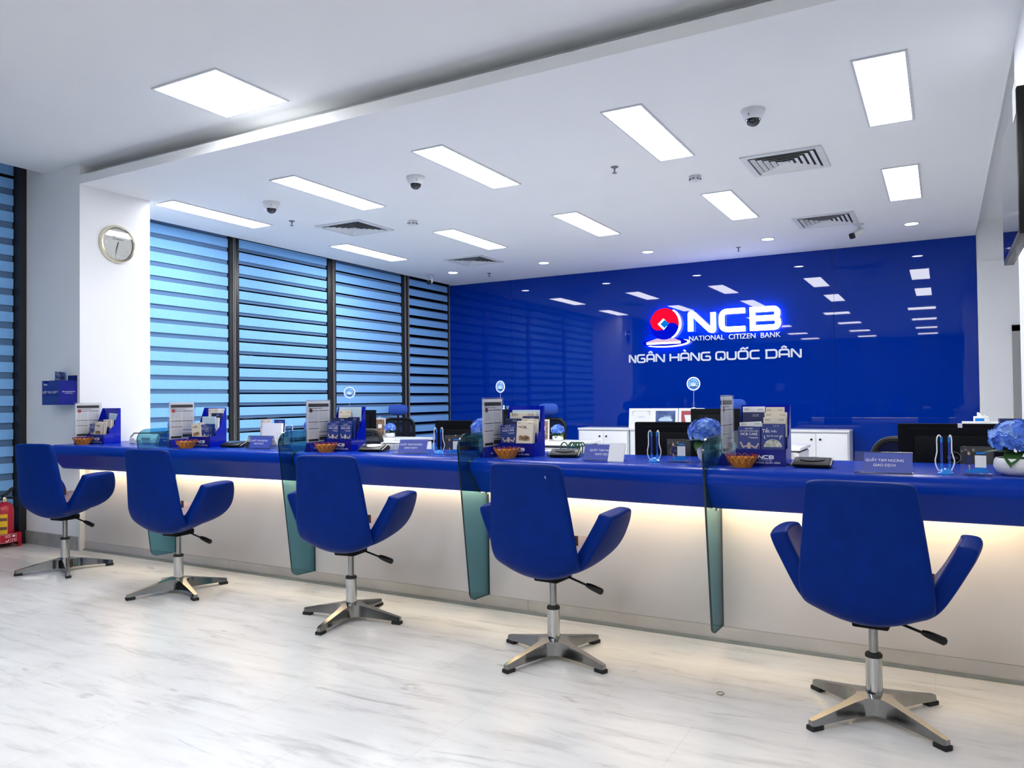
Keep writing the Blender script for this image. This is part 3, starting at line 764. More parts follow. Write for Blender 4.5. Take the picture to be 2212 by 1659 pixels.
hb = MB(); hb.prism([(ex + 0.20 * math.cos(a), ez + 0.21 * math.sin(a)) for a in [2 * PI * k / 32 for k in range(32)]], -0.044, -0.012, 'y'); hb.prism(el(c0[0], c0[1], 0.31, 0.05), -0.044, -0.012, 'y')
hb.ob('back_light', HALO, t, 0)
t = thing('wall_lettering', 'white Vietnamese lettering NGÂN HÀNG QUỐC DÂN under the lit logo', 'sign', (-3.97, YS, 1.735))
tot = sum(w for _, w in QD); sc = (3.97 - 1.583) / tot; x = 0.0
for g, w in QD:
    if g != ' ':
        b = MB(); glyph(b, g, x, 0.0, w * sc * 0.93, 0.127, 0.0235, -0.012, 0.0); b.ob('letter', SATW, t, 0)
    x += w * sc

# ================================================================ WALL THINGS
t = thing('wall_clock', 'round silver wall clock high on the side face of the white column', 'clock', (-6.39, 4.25, 2.655))
MX = Matrix(((0, 0, 1, 0), (1, 0, 0, 0), (0, 1, 0, 0), (0, 0, 0, 1)))           # lathe axis -> +x
MB().lathe([(0.165, 0.002), (0.168, 0.02), (0.160, 0.034), (0.148, 0.036), (0.140, 0.024)], 48, M=MX, caps=False).ob('rim', GOLDR, t)
MB().lathe([(0.0001, 0.012), (0.141, 0.012), (0.141, 0.018), (0.0001, 0.018)], 40, M=MX).ob('dial', DIAL, t)
b = MB()
for k in range(12):
    a = PI / 2 - k * PI / 6
    if k in (0, 11, 1): continue
    if k in (3, 6, 9): b.text(str(k), 0.048, at(0.0195, 0.108 * math.cos(a), 0.108 * math.sin(a)) @ RIGHT)
    else:
        b.tube([(0.020, 0.098 * math.cos(a), 0.098 * math.sin(a)), (0.020, 0.118 * math.cos(a), 0.118 * math.sin(a))], 0.003, 6)
b.ob('numerals', WINK, t, 0)
b = MB(); b.lathe([(0.004, 0), (0.010, 0.001), (0.0001, 0.0012)], 12, M=at(0.0185, -0.035, 0.066) @ MX); b.bb(0.0185, 0.0192, -0.05, 0.055, 0.040, 0.045); b.ob('dial_logo', mat('dark dial print', (0.03, 0.04, 0.07), 0.5), t, 0)
def hand(ln, w, ang):
    a = math.radians(90 - ang); d = Vector((0, math.cos(a), math.sin(a))); n = Vector((0, -d.z, d.y))
    b = MB(); b.face([Vector((0.0215, 0, 0)) + n * w - d * 0.02, Vector((0.0215, 0, 0)) - n * w - d * 0.02, Vector((0.0215, 0, 0)) + d * ln - n * w * 0.5, Vector((0.0215, 0, 0)) + d * ln + n * w * 0.5])
    o = b.ob('clock_hand', mat('dark clock hand', (0.10, 0.10, 0.11), 0.4), t, 0); mods(o, 0.001)
hand(0.065, 0.004, 197); hand(0.095, 0.003, 192)
MB().lathe([(0.0001, 0.030), (0.141, 0.030), (0.141, 0.031), (0.0001, 0.031)], 40, M=MX).ob('cover_glass', sheer('clock glass', (0.97, 0.97, 0.97), (0, 0, 0), 0, gloss=1.0), t)

t = thing('suggestion_box', 'dark blue suggestion box fixed to the front of the white column', 'box', (-6.55, 3.915, 1.235))
b = MB()
b.prism([(-0.125, 0), (0.125, 0), (0.125, 0.205), (-0.02, 0.205), (-0.035, 0.185), (-0.09, 0.185), (-0.095, 0.205), (-0.125, 0.205)], -0.153, -0.148, 'y')
b.bb(-0.125, -0.121, -0.148, -0.003, 0, 0.205); b.bb(0.121, 0.125, -0.148, -0.003, 0, 0.205); b.bb(-0.121, 0.121, -0.148, -0.003, 0, 0.004)
b.ob('body', ACRBD, t, 20)
MB().bb(-0.125, 0.125, -0.003, 0.0, 0.0, 0.25).ob('back_plate', ACRBD, t)
b = MB(); b.text('HỘP THƯ GÓP Ý', 0.030, at(0.0, -0.1535, 0.105) @ FRONT); ncb(b, -0.10, 0.165, 0.012, -0.1538, -0.1532)
b.text('Ngân hàng Quốc Dân', 0.0125, at(0.1255, -0.075, 0.112) @ RIGHT); b.text('ý kiến khách hàng', 0.009, at(0.1255, -0.075, 0.098) @ RIGHT)
b.ob('lettering', WINK, t, 0)
# ================================================================ BROCHURES
def brochure(name, w, h, th, kind):
    """upright leaflet: base centre at its bottom, front faces -y"""
    cover = {'care': NAVY, 'cream': CREAM, 'bsh': PAPER, 'folder': NAVYD, 'pale': PALEB, 'tet': NAVY, 'navy': NAVY, 'card': CREAM}[kind]
    t = bpy.data.objects.new(name, None); COL.objects.link(t); t.empty_display_size = 0.05
    MB().bb(-w / 2, w / 2, -th / 2, th / 2, 0, h, bev=min(0.0012, th * 0.3)).ob('cover', cover, t, 0)
    d = -th / 2 - 0.0004; Z = lambda q: h * (0.42 + 0.58 * q); M = lambda x, z: at(x, d, z) @ FRONT
    if kind == 'care':
        b = MB(); b.text('BẢO HIỂM', w * 0.075, M(0, Z(.91))); b.text('SỨC KHỎE TOÀN DIỆN', w * 0.078, M(0, Z(.80))); b.text('NCB CARE', w * 0.16, M(0, Z(.66)))
        b.bb(-w * .05, w * .40, d - .0002, d, Z(.51), Z(.522)); b.bb(w * .05, w * .40, d - .0002, d, Z(.47), Z(.48))
        b.ob('lettering', WINK, t, 0)
        b = MB(); b.ribbon([(-w * .40, Z(.30)), (-w * .26, Z(.06)), (-w * .05, Z(.14))], w * .07, d - .0003, d); b.ribbon([(w * .42, Z(.24)), (w * .30, Z(.03)), (w * .08, Z(.14))], w * .07, d - .0003, d)
        b.prism(el(0.0, Z(.20), w * .075, w * .09, 14), d - .0004, d, 'y'); b.prism([(-w * .10, Z(.14)), (w * .10, Z(.14)), (w * .06, Z(.0)), (-w * .06, Z(.0))], d - .0003, d, 'y'); b.ob('picture', mat('printed figure', (0.50, 0.43, 0.40), 0.7, var=0.25, vscale=60), t, 0)
    elif kind == 'cream':
        b = MB(); ncb(b, -w * .40, Z(.66), w * .12, d - .0003, d); b.bb(-w * .1, w * .36, d - .0002, d, Z(.62), Z(.628)); b.bb(w * .2, w * .38, d - .0002, d, Z(.90), Z(.92)); b.bb(-w * .42, -w * .28, d - .0002, d, Z(.90), Z(.925)); b.ob('lettering', mat('brown print', (0.13, 0.09, 0.07), 0.7), t, 0)
        b = MB(); b.prism([(-w * .32, Z(.04)), (-w * .36, Z(.22)), (-w * .26, Z(.30)), (-w * .1, Z(.27)), (w * .08, Z(.32)), (w * .30, Z(.24)), (w * .34, Z(.06)), (w * .1, Z(.02))], d - .0003, d, 'y'); b.ob('picture', mat('brown patchy picture', (0.30, 0.18, 0.10), 0.7, var=0.7, vscale=70), t, 0)
        b = MB(); b.prism(el(-w * .12, Z(.18), w * .035, w * .05, 10), d - .0005, d, 'y'); b.prism(el(w * .14, Z(.17), w * .035, w * .05, 10), d - .0005, d, 'y'); b.ob('picture_eyes', INK, t, 0)
    elif kind in ('bsh', 'card'):
        b = MB(); b.text('BSH', w * .13, M(-w * .31, Z(.91))); b.text('NCB', w * .11, M(w * .29, Z(.91))); b.bb(-w * .42, w * .42, d - .0002, d, Z(.74), Z(.75)); b.ob('lettering', mat('brown print', (0.13, 0.09, 0.07), 0.7), t, 0)
    elif kind == 'tet':
        b = MB(); b.text('Tết', w * .22, M(-w * .30, Z(.80))); b.text('Kiều', w * .13, M(w * .05, Z(.79))); b.text('Sinh lời vượt trội', w * .10, M(w * .08, Z(.58))); b.ribbon([(-w * .34, Z(.44)), (-w * .38, Z(.60))], w * .025, d - .0003, d); b.ribbon([(w * .30, Z(.44)), (w * .36, Z(.60))], w * .025, d - .0003, d); b.ob('lettering', WINK, t, 0)
        b = MB(); b.prism([p for p in el(0.0, Z(.08), w * .40, w * .36, 28) if p[1] > Z(.0)], d - .0003, d, 'y'); b.ob('picture', mat('printed family photo', (0.45, 0.47, 0.40), 0.7, var=0.6, vscale=55), t, 0)
    elif kind in ('navy', 'folder'):
        b = MB(); b.text('NCB', w * .13, M(w * .10, Z(.90))); b.bb(-w * .05, w * .25, d - .0002, d, Z(.85), Z(.856)); b.ob('lettering', mat('pale blue print', (0.35, 0.42, 0.65), 0.6), t, 0)
    elif kind == 'pale':
        b = MB(); b.bb(-w * .30, w * .35, d - .0002, d, Z(.88), Z(.89)); b.bb(-w * .36, w * .36, d - .0002, d, Z(.84), Z(.843)); b.ob('lettering', GREY, t, 0)
    return t
PROTO = {}
def put_brochure(kind, w, h, th, loc, label, lean=0.0, roll=0.0, rz=0.0):
    key = (kind, w, h, th)
    nm = {'care': 'insurance_brochure', 'cream': 'cream_brochure', 'bsh': 'white_booklet', 'folder': 'navy_folder', 'pale': 'pale_blue_leaflet', 'tet': 'festive_brochure', 'navy': 'navy_brochure', 'card': 'cream_booklet'}[kind]
    if key not in PROTO: PROTO[key] = o = brochure(nm, w, h, th, kind)
    else: o = copy_tree(PROTO[key])
    o.location = loc; o.rotation_euler = (-lean, roll, rz)
    tag(o, label, {'folder': 'folder', 'bsh': 'booklet', 'card': 'booklet', 'pale': 'leaflet'}.get(kind, 'brochure'), 'brochures in the blue counter holders')
    return o

# ---------------------------------------------------------------- brochure holder
HW, HD = 0.236, 0.155
def make_holder(label):
    t = thing('brochure_holder', label, 'brochure holder', (0, 0, 0), 0, 'blue acrylic brochure holders')
    MB().bb(-HW / 2, HW / 2, HD - 0.004, HD, 0, 0.297).ob('back_panel', ACRB, t)
    MB().bb(-HW / 2, HW / 2, 0, 0.003, 0, 0.080).ob('front_panel', ACRBD, t)
    for s in (-1, 1):
        MB().prism([(0.003, 0), (HD - 0.004, 0), (HD - 0.004, 0.297), (HD - 0.010, 0.297), (0.112, 0.205), (0.106, 0.195), (0.100, 0.16), (0.060, 0.12), (0.050, 0.085), (0.003, 0.080)], s * HW / 2 - 0.0015, s * HW / 2 + 0.0015, 'x').ob('side_panel', ACRB, t, 20)
    for y, z in ((0.052, 0.14), (0.102, 0.20)): MB().bb(-HW / 2 + 0.002, HW / 2 - 0.002, y, y + 0.003, 0.003, z).ob('divider', ACRBD, t)
    MB().bb(-HW / 2, HW / 2, 0.003, HD - 0.004, 0, 0.003).ob('floor_panel', ACRBD, t)
    b = MB(); ncb(b, -0.012, 0.034, 0.0185, -0.0006, -0.0001)
    b.text('NATIONAL CITIZEN BANK', 0.0052, at(0.022, -0.0004, 0.0285) @ FRONT); b.text('NGÂN HÀNG QUỐC DÂN', 0.0125, at(0.015, -0.0004, 0.0155) @ FRONT, wide=1.05)
    b.ob('lettering', WINK, t, 0)
    MB().lathe([(0.0001, 0), (0.012, 0), (0.012, 0.0008), (0.0001, 0.0008)], 20, M=at(-0.030, 0.0, 0.044) @ rotx(PI / 2)).ob('red_emblem', mat('red print', (0.5, 0.01, 0.03), 0.5), t, 0)
    return t
HP = [(-6.198, 3.925), (-4.905, 3.925), (-3.58, 3.975), (-2.200, 3.965), (-0.786, 3.895)]
HN = ['leftmost brochure holder', 'second brochure holder from the left', 'middle brochure holder', 'fourth brochure holder from the left', 'rightmost brochure holder']
HL = ['blue stepped brochure holder at the left end of the counter, below the suggestion box', 'blue stepped brochure holder behind the second chair, overflowing with cream leaflets', 'blue stepped brochure holder behind the middle chair, two matching navy brochures in front', 'blue stepped brochure holder behind the fourth chair, navy and cream brochures in front', 'blue stepped brochure holder nearest the viewer, fullest, beside the black signing pad']
hp = make_holder(HL[0]); hp.location = (HP[0][0], HP[0][1], ZC)
for l, (x, y) in zip(HL[1:], HP[1:]): dup(hp, (x, y, ZC), 0, l)
def fill(i, items):
    x, y = HP[i]
    for kind, w, h, th, dx, dy, dz, lab, lean, roll in items:
        s = abs(math.sin(math.radians(roll))); m = HW / 2 - 0.003 - w / 2 - (0.2 * s)
        dx = max(-m, min(m, dx)) if m > 0 else 0
        put_brochure(kind, w, h, th, (x + dx, y + dy, ZC + dz + w / 2 * s), lab % HN[i], math.radians(lean), math.radians(roll))
A5, B5 = 0.105, 0.190
fill(0, [('care', A5, B5 - .03, .004, -.066, .018, .005, 'navy brochure with a figure, front left pocket of the %s', 4, -4),
 ('cream', A5, B5 - .02, .004, .012, .014, .005, 'cream brochure with a brown picture, front of the %s', 4, 4), ('cream', A5, B5 - .02, .004, .026, .024, .006, 'cream brochure second in the front fan of the %s', 5, 6), ('cream', A5, B5 - .02, .004, .034, .033, .006, 'cream brochure third in the front fan of the %s', 4, 6),
 ('card', A5, .195, .008, .055, .070, .005, 'cream booklet in the middle pocket of the %s', 2, 1), ('card', A5, .195, .006, .060, .084, .005, 'cream booklet at the rear of the middle pocket of the %s', 2, 1), ('pale', .115, .245, .004, .045, .118, .005, 'pale blue leaflet in the back pocket of the %s', 3, 3)])
fill(1, [('cream', A5, B5 - .02, .004, -.076, .012, .005, 'cream brochure tilted left, front of the %s', 3, -9), ('cream', A5, B5 - .02, .004, -.064, .022, .005, 'cream brochure second in the tilted fan of the %s', 4, -6), ('cream', A5, B5 - .018, .004, -.054, .032, .006, 'cream brochure third in the tilted fan of the %s', 5, -3),
 ('care', A5, B5 - .025, .004, .040, .014, .005, 'navy brochure with a figure, front right pocket of the %s', 4, 0), ('care', A5, B5 - .025, .004, .050, .026, .005, 'navy brochure behind the front right one in the %s', 5, 1), ('navy', A5, B5 - .02, .004, .058, .038, .005, 'rearmost navy brochure, front pocket of the %s', 5, 1),
 ('pale', .150, .225, .006, .020, .066, .005, 'pale blue leaflet in the middle pocket of the %s', 3, 0), ('bsh', A5, .215, .006, .060, .084, .005, 'white booklet in the middle pocket of the %s', 3, 0), ('folder', .12, .250, .006, .050, .112, .005, 'navy folder in the back pocket of the %s', 3, 0), ('card', A5, .285, .006, -.005, .130, .005, 'cream booklet sticking up from the back pocket of the %s', 1.5, 0), ('bsh', .095, .285, .006, .066, .141, .005, 'white booklet sticking up at the back right of the %s', 0.8, 0)])
fill(2, [('care', A5, B5 - .005, .004, -.058, .014, .005, 'navy brochure with a figure, front left pocket of the %s', 4, 0), ('care', A5, B5 - .005, .004, .055, .012, .005, 'navy brochure with a figure, front right pocket of the %s', 4, 0), ('navy', .11, B5 + .008, .005, -.045, .030, .005, 'navy brochure behind the front left one of the %s', 4, 0), ('navy', .11, B5 + .010, .005, .060, .036, .005, 'navy brochure behind the front right one of the %s', 4, 0),
 ('folder', .125, .218, .006, -.035, .066, .005, 'dark navy folder in the middle pocket, left, of the %s', 3, 0), ('folder', .10, .222, .006, .062, .086, .005, 'dark navy folder in the middle pocket, right, of the %s', 3, 0), ('card', .11, .268, .006, -.040, .114, .005, 'cream booklet in the back pocket of the %s', 2, 0), ('pale', .20, .290, .004, -.004, .132, .005, 'wide pale blue leaflet at the back of the %s', 1, 0)])
fill(3, [('care', A5, B5 - .01, .004, -.058, .014, .005, 'navy brochure with a figure, front left pocket of the %s', 4, -4), ('cream', A5 + .005, B5 + .01, .005, .050, .012, .005, 'cream brochure with a brown picture, front right of the %s', 4, 2), ('cream', A5 + .005, B5 + .01, .005, .057, .022, .005, 'cream brochure second in the front right stack of the %s', 4, 3), ('cream', A5 + .005, B5 + .01, .005, .062, .034, .005, 'cream brochure third in the front right stack of the %s', 4, 3),
 ('card', A5, .215, .008, .058, .072, .005, 'cream booklet in the middle pocket of the %s', 3, 2), ('folder', .108, .218, .006, -.055, .070, .005, 'dark navy folder in the middle pocket, left, of the %s', 3, 0), ('folder', .108, .232, .006, .056, .084, .005, 'dark navy folder in the middle pocket, right, of the %s', 3, 0), ('card', .18, .252, .006, -.012, .116, .005, 'wide cream booklet in the back pocket of the %s', 2, 0), ('pale', .19, .268, .004, 0, .134, .005, 'wide pale blue leaflet at the back of the %s', 2, 0)])
fill(4, [('care', .108, .185, .004, -.058, .014, .005, 'navy brochure with a figure, front left pocket of the %s', 4, 0), ('care', .108, .186, .004, -.054, .028, .005, 'navy brochure behind the front left one of the %s', 4, 1), ('tet', .108, .186, .004, .056, .012, .005, 'navy festive brochure with a round picture, front right of the %s', 4, 0), ('navy', .108, .200, .005, .058, .030, .005, 'navy brochure behind the festive one of the %s', 4, 0),
 ('bsh', .108, .205, .006, -.056, .066, .005, 'white booklet in the middle left pocket of the %s', 3, -3), ('bsh', .108, .200, .005, -.050, .082, .005, 'white booklet rear of the middle left pocket of the %s', 1, 0), ('card', .108, .230, .006, .056, .068, .005, 'cream booklet in the middle right pocket of the %s', 2, 0), ('card', .108, .255, .006, .058, .088, .005, 'taller cream booklet in the middle right pocket of the %s', 2, 0),
 ('folder', .11, .255, .006, -.056, .116, .005, 'dark navy folder in the back left pocket of the %s', 2, 0), ('bsh', .11, .283, .006, -.056, .132, .005, 'white booklet at the back left of the %s', 1, 0), ('card', .09, .280, .006, .050, .122, .005, 'cream booklet at the back right of the %s', 1, 0)])
put_brochure('care', .085, .12, .004, (-6.565, 3.83, 1.395), 'navy leaflet standing in the suggestion box, leaning left', math.radians(-4), math.radians(10)); o = put_brochure('care', .075, .12, .004, (-6.545, 3.85, 1.395), 'navy leaflet at the back of the suggestion box', math.radians(-4), math.radians(10))
put_brochure('pale', .07, .125, .003, (-6.53, 3.87, 1.395), 'pale leaflet behind the navy ones in the suggestion box', math.radians(-4), math.radians(12))

# ---------------------------------------------------------------- price list stands (across the counter)
def make_stand(label):
    t = thing('price_list_stand', label, 'sign stand', (0, 0, 0), 0, 'white price list stands')
    MB().prism([(-0.032, 0), (0.032, 0), (0.006, 0.06), (-0.006, 0.06)], -0.105, 0.118, 'y').ob('base', ACRBD, t, 20)
    b = MB(); b.bb(-0.0055, 0.0055, -0.118, 0.118, 0.0, 0.348, bev=0.002); b.ob('clear_holder', ACRYL, t, 20)
    s = MB(); s.bb(-0.0005, 0.0005, -0.110, 0.110, 0.058, 0.340)
    sh = s.ob('price_sheet', PAPER, t, 0)
    for d in (-1, 1):
        X = 0.0012 * d; p = MB(); g = MB()
        def R(a, c, z0, z1, q=p): q.bb(X, X + 0.0002 * d, a * d, c * d, z0, z1)
        R(-.098, .098, .300, .322); R(-.098, .03, .288, .291); 
        for a, c, zz in ((-.098, -.004, .272), (.004, .098, .272), (-.098, -.004, .195), (.004, .098, .195), (-.098, .0, .150), (.004, .098, .125), (.004, .098, .100)): R(a, c, zz, zz + .004)
        R(-.098, -.004, .066, .082); R(.004, .098, .072, .094)
        for z0, z1, a, c in ((.212, .262, -.094, -.008), (.212, .262, .008, .094), (.162, .190, -.094, -.008), (.135, .188, .008, .094), (.092, .140, -.094, -.008)):
            for k in range(3): R(a + (c - a) * (k + .1) / 3, a + (c - a) * (k + .85) / 3, z0, z1, g)
        p.ob('printed_bars', INK, sh, 0); g.ob('printed_table', mat('faint grey table print', (0.76, 0.77, 0.80), 0.8, var=0.08, vscale=90), sh, 0)
    MB().lathe([(0.012, 0.0012), (0.014, 0.0014), (0.016, 0.0012)], 20, M=at(0, -0.075, 0.275) @ MX).ob('red_stamp', mat('red ink', (0.6, 0.12, 0.12), 0.8), sh, 0)
    b = MB(); b.text('NCB', 0.012, at(0.026, -0.06, 0.022) @ rotz(PI / 2) @ rotx(PI / 2 - 0.42)); b.ob('lettering', WINK, t, 0)
    return t
SPX = [(-6.355, 3.965), (-5.125, 3.945), (-3.738, 3.965), (-2.349, 3.965), (-0.958, 3.955)]
SL = ['white price list stand at the left end of the counter, red stamp near its top', 'white price list stand behind the second chair, just right of the first divider', 'white price list stand left of the middle brochure holder', 'white price list stand left of the fourth brochure holder', 'white price list stand nearest the viewer, seen nearly edge on']
st = make_stand(SL[0]); st.location = (SPX[0][0], SPX[0][1], ZC)
for l, (x, y) in zip(SL[1:], SPX[1:]): dup(st, (x, y, ZC), 0, l)

# ---------------------------------------------------------------- amber baskets
def make_basket(label):
    t = thing('candy_basket', label, 'basket', (0, 0, 0), 0, 'amber plastic baskets on the counter')
    fl = lambda a, z: 1 + 0.05 * math.cos(14 * a) * min(1, z / 0.02)
    prof = [(0.0001, 0.003), (0.044, 0.003), (0.046, 0.0), (0.048, 0.004), (0.058, 0.022), (0.068, 0.042), (0.0715, 0.048), (0.069, 0.048), (0.055, 0.022), (0.043, 0.007), (0.0001, 0.006)]
    MB().lathe(prof, 84, fl=fl).ob('bowl', AMBER, t, 60)
    b = MB()
    for k in range(14):
        a0 = 2 * PI * (k + 0.5) / 14
        pts = []
        for s in range(9):
            u = -1 + 2 * s / 8; z = 0.006 + 0.042 * (1 - abs(u) ** 1.0 * 1.0) if False else 0.044 - 0.040 * (1 - u * u)
            aa = a0 + u * PI / 14; r = (0.048 + (z - 0.004) * 0.53) * (1 + 0.05 * math.cos(14 * aa)) + 0.0008
            pts.append((r * math.cos(aa), r * math.sin(aa), z))
        b.tube(pts, 0.0011, 5)
    b.ob('petal_ribs', AMBERD, t)
    b = MB()
    for k in range(14):
        a0 = 2 * PI * k / 14; pts = []
        for s in range(9):
            u = -1 + 2 * s / 8; aa = a0 + u * PI / 14; r = 0.0715 + 0.006 * (1 - u * u); pts.append((r * math.cos(aa), r * math.sin(aa), 0.047 + 0.013 * (1 - u * u)))
        b.tube(pts, 0.0018, 6)
    b.ob('scalloped_rim', AMBERD, t)
    return t
BPX = [(-6.225, 3.84), (-4.925, 3.83), (-3.60, 3.885), (-2.205, 3.875), (-0.855, 3.805)]
BL = ['amber plastic basket at the left end of the counter, before the leftmost holder', 'amber plastic basket on the counter behind the second chair', 'amber plastic basket on the counter behind the middle chair', 'amber plastic basket on the counter behind the fourth chair', 'amber plastic basket nearest the viewer, right of the last glass divider']
bk = make_basket(BL[0]); bk.location = (BPX[0][0], BPX[0][1], ZC)
for l, (x, y), a in zip(BL[1:], BPX[1:], (10, 20, 5, 14)): dup(bk, (x, y, ZC), math.radians(a), l)

# ---------------------------------------------------------------- tent signs
def make_tent(label, blank=0.0):
    t = thing('tent_sign', label, 'sign', (0, 0, 0), 0, 'blue counter closed signs')
    w, h, d = 0.230, 0.092, 0.045
    th = math.atan2(d, h); L = math.hypot(h, d)
    b = MB(); b.box((0, 0, L / 2), (w, 0.003, L), M=at(0, -d, 0) @ rotx(-th)); b.box((0, 0, L / 2), (w, 0.003, L), M=at(0, d, 0) @ rotx(th)); b.bb(-w / 2, w / 2, -d, d, 0, 0.002)
    b.ob('clear_holder', ACRYL, t, 20)
    M = at(0, -d, 0) @ rotx(-th)
    MB().box((0.0 if blank else 0.018, -0.0026, L / 2), (w if blank else w - 0.04, 0.001, L - 0.012), M=M).ob('printed_card', SIGNB, t, 0)
    b = MB(); sx = 0.0 if not blank else -0.012
    b.text('QUẦY TẠM NGỪNG', 0.0165, M @ at(sx + 0.005, -0.0036, L * 0.60) @ FRONT); b.text('GIAO DỊCH', 0.0165, M @ at(sx + 0.005, -0.0036, L * 0.38) @ FRONT)
    b.ob('lettering', WINK, t, 0)
    if blank:
        M2 = at(0, -d, 0) @ rotx(-th)
        MB().box((w / 2 - 0.044, -0.0052, L / 2), (0.088, 0.0012, L + 0.004), M=M2).ob('white_slip', PAPER, t, 0)
    return t
tn = make_tent('blue printed tent sign nearest the viewer, behind the rightmost chair'); tn.location = (-0.232, 3.735, ZC)
t4 = make_tent('blue printed tent sign half covered by a white slip, right of the fourth chair', 1.0); t4.location = (-1.605, 3.905, ZC)
t4.rotation_euler.z = math.radians(4)
dup(tn, (-2.965, 3.985, ZC), math.radians(14), 'blue printed tent sign right of the middle holder, before the white back desk')
dup(tn, (-4.33, 4.0, ZC), math.radians(6), 'blue printed tent sign left of the second divider, beside the document rack')
dup(tn, (-5.42, 4.06, ZC), math.radians(8), 'tent sign seen through the first teal glass divider')

# ---------------------------------------------------------------- pen stands
def make_pens(label):
    t = thing('pen_stand', label, 'pen stand', (0, 0, 0), 0, 'twin pen stands on the counter')
    MB().lathe([(0.044, 0), (0.044, 0.006), (0.038, 0.009), (0.030, 0.018), (0.018, 0.024), (0.0001, 0.025)], 28).ob('base', CYAN, t)
    for s in (-1, 1):
        x = s * 0.020
        p = MB().cyl((x, 0.004, 0.018), (x, 0.006, 0.150), 0.0062, n=12).ob('pen', PENB, t)
        MB().cyl((x, 0.006, 0.135), (x, 0.0062, 0.158), 0.0066, n=12).ob('pen_cap', CYAN, p); MB().cyl((x, 0.004, 0.022), (x, 0.0045, 0.045), 0.0066, n=12).ob('pen_tip', CYAN, p)
        o = s * 1.0 if s < 0 else 0.55
        b = MB(); b.tube([curve(k / 14, [(x, 0.006, 0.155), (x + 0.012 * o, 0.0, 0.166), (x + 0.024 * o, -0.004, 0.150), (x + 0.024 * o, -0.006, 0.095), (x + 0.034 * o + (0.008 if s > 0 else 0), -0.008, 0.055), (x + 0.022 * o, -0.006, 0.02), (x * 1.1, -0.004, 0.012)]) for k in range(15)], 0.0036, 7)
        b.ob('cord', WINK, t)
    return t
pn = make_pens('blue twin pen stand with white cords nearest the viewer, right of its tent sign'); pn.location = (0.005, 3.785, ZC); pn.scale = (0.72, 0.85, 1.0)
dup(pn, (-1.332, 3.915, ZC), math.radians(28), 'blue twin pen stand before the black monitor at the fourth station')
dup(pn, (-2.755, 3.985, ZC), math.radians(50), 'blue twin pen stand left of the third glass divider, beside a hydrangea')
dup(pn, (-4.19, 4.14, ZC), math.radians(35), 'blue twin pen stand seen through the second glass divider')

# ---------------------------------------------------------------- picture stands
def make_qr(label):
    t = thing('acrylic_card_stand', label, 'card stand', (0, 0, 0), 0, 'clear card stands on the counter')
    MB().bb(-0.062, 0.062, -0.0015, 0.0015, 0.0, 0.125, bev=0.001).ob('clear_plate', ACRYL, t)
    MB().bb(-0.055, 0.055, -0.03, 0.03, 0.0, 0.003).ob('foot', ACRYL, t)
    d = -0.0022
    b = MB(); b.bb(-0.008, 0.034, d, d + 0.0005, 0.034, 0.086); b.ob('white_card', PAPER, t, 0)
    b = MB(); b.prism(el(0.0, 0.018, 0.046, 0.0085, 28), d - .0004, d, 'y'); b.ob('blue_podium', CYAN, t, 0); MB().bb(-0.006, 0.034, d - .0006, d - .0004, 0.026, 0.034).ob('blue_band', CYAN, t, 0); MB().bb(-0.003, 0.030, d - .0002, d, 0.092, 0.100).ob('blue_button', CYAN, t, 0)
    b = MB(); b.prism(el(-0.030, 0.094, 0.0055, 0.007, 14), d - .0005, d, 'y'); b.prism([(-0.033, 0.045), (-0.027, 0.045), (-0.026, 0.022), (-0.030, 0.022)], d - .0004, d, 'y'); b.ob('printed_face', SKIN, t, 0)
    b = MB(); b.prism([(-0.038, 0.086), (-0.022, 0.086), (-0.018, 0.066), (-0.022, 0.046), (-0.038, 0.046), (-0.042, 0.066)], d - .0006, d, 'y'); b.ob('printed_dress', NAVYD, t, 0)
    return t
qr = make_qr('clear card stand with a printed figure nearest the viewer, left of the large white flowerpot'); qr.location = (0.120, 3.775, ZC); qr.scale = (0.97, 1, 0.97)
dup(qr, (-1.213, 3.955, ZC), math.radians(12), 'clear card stand before the black monitor at the fourth station')
dup(qr, (-2.635, 3.975, ZC), math.radians(25), 'clear card stand seen through the third glass divider')
dup(qr, (-4.09, 4.0, ZC), math.radians(40), 'clear card stand seen through the second glass divider')

# ---------------------------------------------------------------- signing pads
def make_pad(label):
    t = thing('signing_pad', label, 'signing pad', (0, 0, 0), 0, 'black signing pads on the counter')
    b = MB(); b.prism([(-0.075, 0.004), (0.07, 0.004), (0.075, 0.03), (0.03, 0.046), (-0.06, 0.026), (-0.078, 0.012)], -0.085, 0.085, 'x'); bmesh.ops.bevel(b.bm, geom=b.bm.edges[:], offset=0.006, segments=2, affect='EDGES'); b.ob('housing', BLACK, t)
    b = MB(); M = at(0, -0.015, 0.0375) @ rotx(math.radians(12.5)); b.lathe([(0.0001, 0), (0.05, 0), (0.052, 0.001), (0.0001, 0.001)], 32, M=M @ Matrix.Diagonal((1.1, 0.62, 1, 1)) @ at(0, 0, 0.0015)); b.ob('sensor_plate', mat('dark glossy plate', (0.02, 0.022, 0.026), 0.08), t)
    b = MB(); b.tube([(-0.087, -0.06, 0.014), (-0.087, -0.01, 0.03), (-0.087, 0.03, 0.046)], 0.002, 6); b.tube([(0.087, -0.06, 0.014), (0.087, -0.01, 0.03), (0.087, 0.03, 0.046)], 0.002, 6); b.ob('side_trim', STEEL, t)
    MB().tube([(-0.07, 0.07, 0.015), (-0.10, 0.09, 0.006), (-0.12, 0.05, 0.004), (-0.105, 0.02, 0.004)], 0.003, 6).ob('cable', RUBBER, t)
    return t
pd = make_pad('black signing pad nearest the viewer, right of the rightmost brochure holder'); pd.location = (-0.550, 3.925, ZC)
dup(pd, (-1.925, 4.07, ZC), math.radians(15), 'black signing pad right of the fourth brochure holder, green coil behind')
